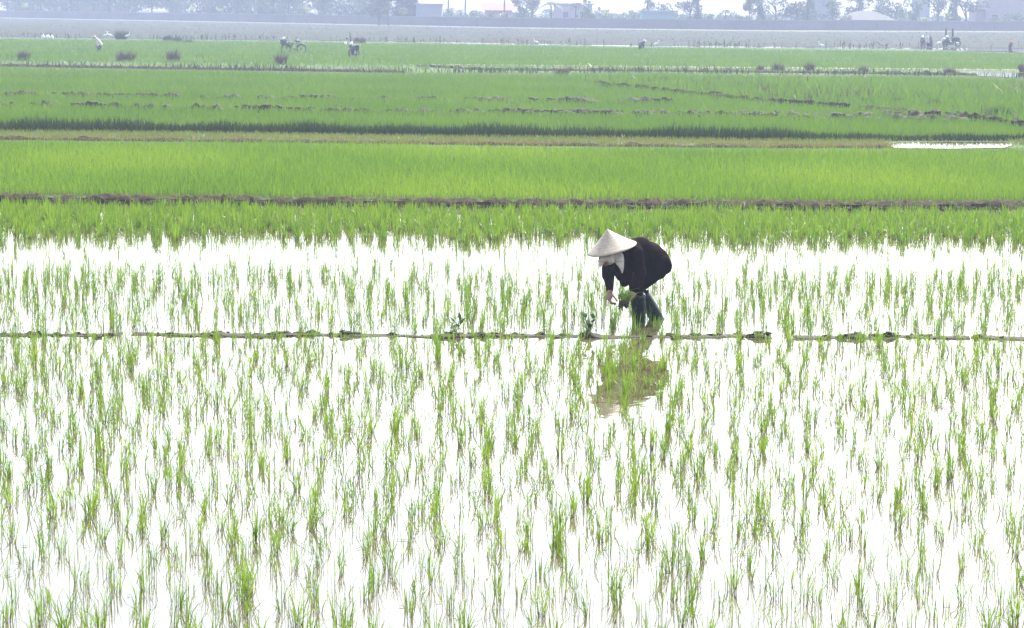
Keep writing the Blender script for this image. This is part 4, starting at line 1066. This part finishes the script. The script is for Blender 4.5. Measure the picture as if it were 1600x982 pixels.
# a far wood that reads as one mass behind the left half of the wall
r = np.random.default_rng(5); cl = []
for x in np.arange(-260, 590, 9):
    b = wall_pt(x); Y = b.y + r.uniform(26, 60); sx = Y / b.y
    for _ in range(5 if x < 420 else 3): cl.append(((b.x * sx + r.normal(0, 1), Y + r.normal(0, 3), r.uniform(1.2, 8.5)), r.uniform(1.3, 2.4), .9))
for x in np.arange(590, 1900, 15):
    b = wall_pt(x); Y = b.y + r.uniform(60, 140); sx = Y / b.y
    for _ in range(2): cl.append(((b.x * sx + r.normal(0, 1.5), Y + r.normal(0, 4), r.uniform(.6, 1.9)), r.uniform(1.0, 1.7), .7))
me = leaf_cloud('distant_wood', cl, 90000, .32, M['tree_leaf'], 8)
tag(link('distant_wood', me), 'hazy blue mass of distant trees behind the long wall', 'wood', kind='stuff')

T = [
 ('broad', 12, 14, 1.0, 'hazy broadleaf tree at the far left end of the wall'),
 ('banana', 38, 5, .95, 'pale banana plant with two raised leaves at the far left behind the wall'),
 ('banana', 72, 7, .7, 'dim banana plant, first one right of the pale far-left banana plant'),
 ('broad', 64, 20, 1.0, 'hazy broadleaf tree standing right behind the pale far-left banana plant'),
 ('banana', 94, 8, .7, 'dim short banana plant midway between the far-left banana and the pale green shrub'),
 ('broad', 112, 18, 1.05, 'dim dark tree left of the pale green shrub at the wall, above the stooping person'),
 ('shrub', 140, 5, .85, 'pale green shrub over the wall above the stooping white-shirted person'),
 ('column', 172, 16, .9, 'dim upright tree above the brushwood heap and egrets'),
 ('banana', 208, 6, .8, 'pale leafy banana clump over the wall, right of the brushwood heap'),
 ('broad', 238, 16, 1.0, 'dim tree left of the two bright banana plants behind the wall'),
 ('banana', 300, 5, .85, 'bright banana plant with spread leaves, left of a pair behind the wall'),
 ('banana', 342, 5, .95, 'bright banana plant with upright leaves, right of a pair behind the wall'),
 ('broad', 372, 18, 1.0, 'pale broad tree just right of the bright pair of banana plants'),
 ('broad', 270, 22, 1.0, 'tall dim tree directly behind the left plant of the bright banana pair'),
 ('feather', 412, 8, 1.0, 'pale feathery tree over the wall, left of the bicycle'),
 ('column', 427, 18, .9, 'dim upright tree behind the wall above the bicycle'),
 ('feather', 452, 7, 1.1, 'pale feathery tree over the wall directly above the bicycle'),
 ('banana', 480, 6, .8, 'pale banana clump behind the wall, right above the bicycle'),
 ('feather', 505, 7, .9, 'pale green feathery tree left of the small white house'),
 ('feather', 560, 7, .75, 'low feathery tree in front of the small white house'),
 ('feather', 586, 9, 1.1, 'tall pale feathery tree right of the small white house'),
 ('dense', 627, 9, 1.05, 'left one of a joined pair of dark tall trees left of the pale box house'),
 ('dense', 642, 8, 1.1, 'right one of a joined pair of dark tall trees beside the pale box house'),
 ('palm', 706, 5, .72, 'small dark palm just right of the pale box house'),
 ('palm', 720, 6, .66, 'second small dark palm right of the pale box house'),
 ('shrub', 738, 5, .9, 'low pale shrub between the small palms and the red-roofed house'),
 ('shrub', 765, 4, .75, 'low pale shrub at the left corner of the red-roofed house'),
 ('banana', 785, 4, .7, 'small banana plant in front of the red-roofed house'),
 ('feather', 812, 7, .8, 'feathery pale tree just right of the red-roofed house'),
 ('broad', 832, 12, .8, 'thin hazy tree, second one right of the red-roofed house'),
 ('palm', 862, 6, 1.0, 'tall palm with drooping fronds left of the pink low building'),
 ('palm', 898, 5, .95, 'tall palm with a thick trunk in front of the pink low building'),
 ('feather', 918, 7, .7, 'low feathery tree right of the thick trunked palm'),
 ('banana', 944, 5, .9, 'green banana plant against the white sky, left of the pale blue house'),
 ('shrub', 968, 6, .6, 'low shrub just left of the bent tree by the pale blue house'),
 ('palm', 992, 5, .66, 'short bent palm at the left corner of the pale blue house'),
 ('column', 1012, 24, .8, 'dim tree top showing behind the left end of the pale blue house'),
 ('shrub', 1038, 24, 1.35, 'dim round tree top behind the roof of the pale blue house'),
 ('broad', 1078, 9, .82, 'hazy rounded tree just right of the pale blue house'),
 ('column', 1090, 12, .7, 'slim hazy tree second right of the pale blue house'),
 ('shrub', 1112, 4, .8, 'pale low shrub under the white sky right of the pale blue house'),
 ('palm', 1132, 5, .72, 'small palm standing alone under the white sky right of the pale blue house'),
 ('feather', 1170, 7, .85, 'pale feathery tree left of the tall narrow building'),
 ('column', 1186, 10, .75, 'hazy upright tree, second left of the tall narrow building'),
 ('broad', 1212, 12, .85, 'dense hazy tree left of the tall pale narrow building'),
 ('broad', 1245, 10, .78, 'dense hazy tree touching the left side of the tall narrow building'),
 ('column', 1262, 6, .82, 'dark upright tree right against the tall narrow building'),
 ('broad', 1300, 8, .6, 'hazy low tree at the right foot of the tall narrow building'),
 ('shrub', 1320, 4, .75, 'pale shrub in front of the wide thatched roof'),
 ('broad', 1335, 26, .7, 'small dim tree rising behind the wide thatched roof, left one'),
 ('column', 1342, 30, .75, 'slim tree rising behind the wide thatched roof, middle one'),
 ('broad', 1372, 24, .75, 'dim tree rising behind the wide thatched roof, right one'),
 ('broad', 1392, 14, .82, 'hazy tree at the right end of the thatched roof'),
 ('shrub', 1412, 5, 1.0, 'pale green shrub between the thatched roof and the dim grey tower'),
 ('feather', 1430, 5, .66, 'pale small feathery tree in front of the dim grey tower'),
 ('banana', 1444, 4, .75, 'bright banana plant right of the dim grey tower'),
 ('broad', 1466, 9, .85, 'pale green tree above the group of people left of the posts'),
 ('banana', 1478, 4, .8, 'bright banana plant behind the wall above the two posts'),
 ('column', 1492, 9, .9, 'dense hazy tree left of the big pink house, above the posts'),
 ('broad', 1508, 11, .9, 'dense hazy tree touching the left edge of the big pink house'),
 ('shrub', 1553, 4, .75, 'dark round shrub against the wall of the big pink house, left one'),
 ('shrub', 1591, 4, .95, 'dark round shrub against the wall of the big pink house, right one'),
]
for kd, px, bk_, s_, lb in T: tree(kd, px, bk_, s_, lb)
tree('feather', 592, -26, 1.0, 'pale thin feathery tree standing in front of the wall above the motorbike', True)
tree('feather', 607, -22, 1.1, 'taller pale feathery tree in front of the wall left of the dark tall trees', True)
for px, kd, s_ in ((-60, 'broad', 1), (-150, 'broad', 1), (1660, 'broad', .9), (1720, 'column', .9), (1780, 'broad', .9)): tree(kd, px, 10, s_, 'hazy tree beyond the edge of the view behind the wall', group='trees past the edge')

# ------------------------------------------------------------------ houses beyond the wall
M['plaster_white'] = plain('plaster_white', (0.4, 0.41, 0.44), .9, scale=1.5, var=.08)
M['plaster_grey'] = plain('plaster_grey', (0.2, 0.22, 0.27), .9, scale=1.5, var=.08)
M['plaster_blue'] = plain('plaster_blue', (0.2, 0.28, 0.33), .9, scale=1.5, var=.08)
M['plaster_pink'] = plain('plaster_pink', (0.31, 0.26, 0.28), .9, scale=1.5, var=.08)
M['roof_red'] = plain('roof_red', (0.3, 0.12, 0.1), .9, scale=5, var=.15)
M['roof_grey'] = plain('roof_grey', (0.1, 0.1, 0.11), .9, scale=3)
M['thatch'] = plain('thatch', (0.08, 0.08, 0.07), .95, scale=3)
M['window_glass'] = plain('window_glass', (.05, .06, .08), .15, .6)

def house(px0, px1, back, h, depth, wmat, label, name='house', roof=None, rmat='roof_red', wins=(), rh=1.2, cat='house'):
    a_, b_ = wall_pt(px0), wall_pt(px1); ya = (a_.y + b_.y) / 2 + back
    xa, xb = a_.x * ya / a_.y, b_.x * ya / b_.y; W_ = xb - xa
    o = empty(name, ((xa + xb) / 2, ya, 0)); tag(o, label, cat)
    bm = bmesh.new(); add_box(bm, Vector((0, depth / 2, h / 2 - .1)), (W_, depth, h + .2)); from_bm('walls', bm, M[wmat], o, False)
    bm = bmesh.new()
    if roof == 'gable':
        e = .5; vs_ = [bm.verts.new(v) for v in ((-W_ / 2 - e, -e, h - .1), (W_ / 2 + e, -e, h - .1), (W_ / 2 + e, depth + e, h - .1), (-W_ / 2 - e, depth + e, h - .1), (-W_ / 2 - e, depth / 2, h + rh), (W_ / 2 + e, depth / 2, h + rh))]
        for f_ in ((0, 1, 5, 4), (2, 3, 4, 5), (0, 4, 3), (1, 2, 5), (0, 3, 2, 1)): bm.faces.new([vs_[i] for i in f_])
    elif roof == 'hip':
        e = .7; k = W_ * .3; vs_ = [bm.verts.new(v) for v in ((-W_ / 2 - e, -e, h - .1), (W_ / 2 + e, -e, h - .1), (W_ / 2 + e, depth + e, h - .1), (-W_ / 2 - e, depth + e, h - .1), (-W_ / 2 + k, depth / 2, h + rh), (W_ / 2 - k, depth / 2, h + rh))]
        for f_ in ((0, 1, 5, 4), (2, 3, 4, 5), (0, 4, 3), (1, 2, 5), (0, 3, 2, 1)): bm.faces.new([vs_[i] for i in f_])
    else:
        add_box(bm, Vector((0, depth / 2, h + .12)), (W_ + .5, depth + .5, .22))
    from_bm('roof', bm, M[rmat], o, False)
    for wx, wz, ww, wh in wins:
        bm = bmesh.new()
        for sx, sz, ax_, az in ((-1, 0, .1, wh + .2), (1, 0, .1, wh + .2), (0, -1, ww, .1), (0, 1, ww, .1)):
            add_box(bm, Vector((wx * W_ + sx * (ww / 2 + .05), -.04, wz + sz * (wh / 2 + .05))), (ax_, .12, az))
        wo = from_bm('window', bm, M['plaster_white'], o, False)
        bm = bmesh.new(); add_box(bm, Vector((wx * W_, -.01, wz)), (ww, .06, wh)); from_bm('pane', bm, M['window_glass'], wo, False)
    return o
house(524, 548, 40, 3.2, 6, 'plaster_white', 'small white house with a grey roof among pale feathery trees', roof='gable', rmat='roof_grey', wins=((-.2, 1.8, .8, 1), (.2, 1.8, .8, 1)))
house(650, 690, 10, 3.4, 6, 'plaster_grey', 'pale plain box house right of the dark tall trees', roof=None, rmat='plaster_grey', wins=())
house(757, 800, 26, 2.7, 7, 'plaster_pink', 'low house with a red roof under the white sky', roof='gable', rmat='roof_red', wins=((-.25, 1.8, .9, 1), (.25, 1.8, .9, 1)), rh=1.1)
house(866, 925, 30, 3.6, 6, 'plaster_pink', 'pink low building half hidden behind tall palms', roof=None, rmat='plaster_grey', wins=((-.2, 2, .9, 1), (.25, 2, .9, 1)))
house(1003, 1053, 12, 2.6, 7, 'plaster_blue', 'pale blue low house with a flat roof among hazy trees', roof=None, rmat='plaster_blue', wins=())
house(1268, 1294, 50, 9, 7, 'plaster_grey', 'tall pale narrow building rising out of the top of the picture', roof=None, rmat='plaster_grey', wins=((-.2, 5.5, .9, 1.2), (.2, 5.5, .9, 1.2)))
house(1322, 1392, 9, 1.7, 7, 'plaster_grey', 'long low house with a wide grey thatched roof', roof='hip', rmat='thatch', wins=(), rh=1.25)
house(1432, 1452, 60, 8, 6, 'plaster_grey', 'dim grey tower house behind bright banana plants', roof=None, rmat='roof_grey', wins=((0, 5, .9, 1.2),))
house(1541, 1640, 12, 8, 9, 'plaster_pink', 'big pink house at the right edge with dark windows', roof=None, rmat='plaster_pink', wins=((-.37, 2.15, 1.0, .75), (-.02, 2.2, 1.1, 1.0), (.3, 2.2, 1.1, 1.0)))
house(1524, 1538, 16, 3.1, 6, 'plaster_pink', 'narrow reddish side building left of the big pink house', roof=None, rmat='roof_red', wins=())

for px, lb in ((700.5, 'thin power pole against the white sky, left one of two near the palms'), (727, 'thin power pole against the white sky, right one of two near the palms'), (788, 'thin power pole rising behind the red-roofed house')):
    b = wall_pt(px); Y = b.y + 14; o = empty('power_pole', (b.x * Y / b.y, Y, 0)); tag(o, lb, 'pole')
    bm = bmesh.new(); add_tube(bm, [(0, 0, -.2), (0, 0, 8.5)], [.16, .1], 8); from_bm('post', bm, M['concrete'], o)
    bm = bmesh.new(); add_box(bm, Vector((0, 0, 7.9)), (1.6, .1, .12))
    for x in (-.7, 0, .7): add_tube(bm, [(x, 0, 7.96), (x, 0, 8.2)], .05, 6)
    from_bm('crossarm', bm, M['steel'], o)
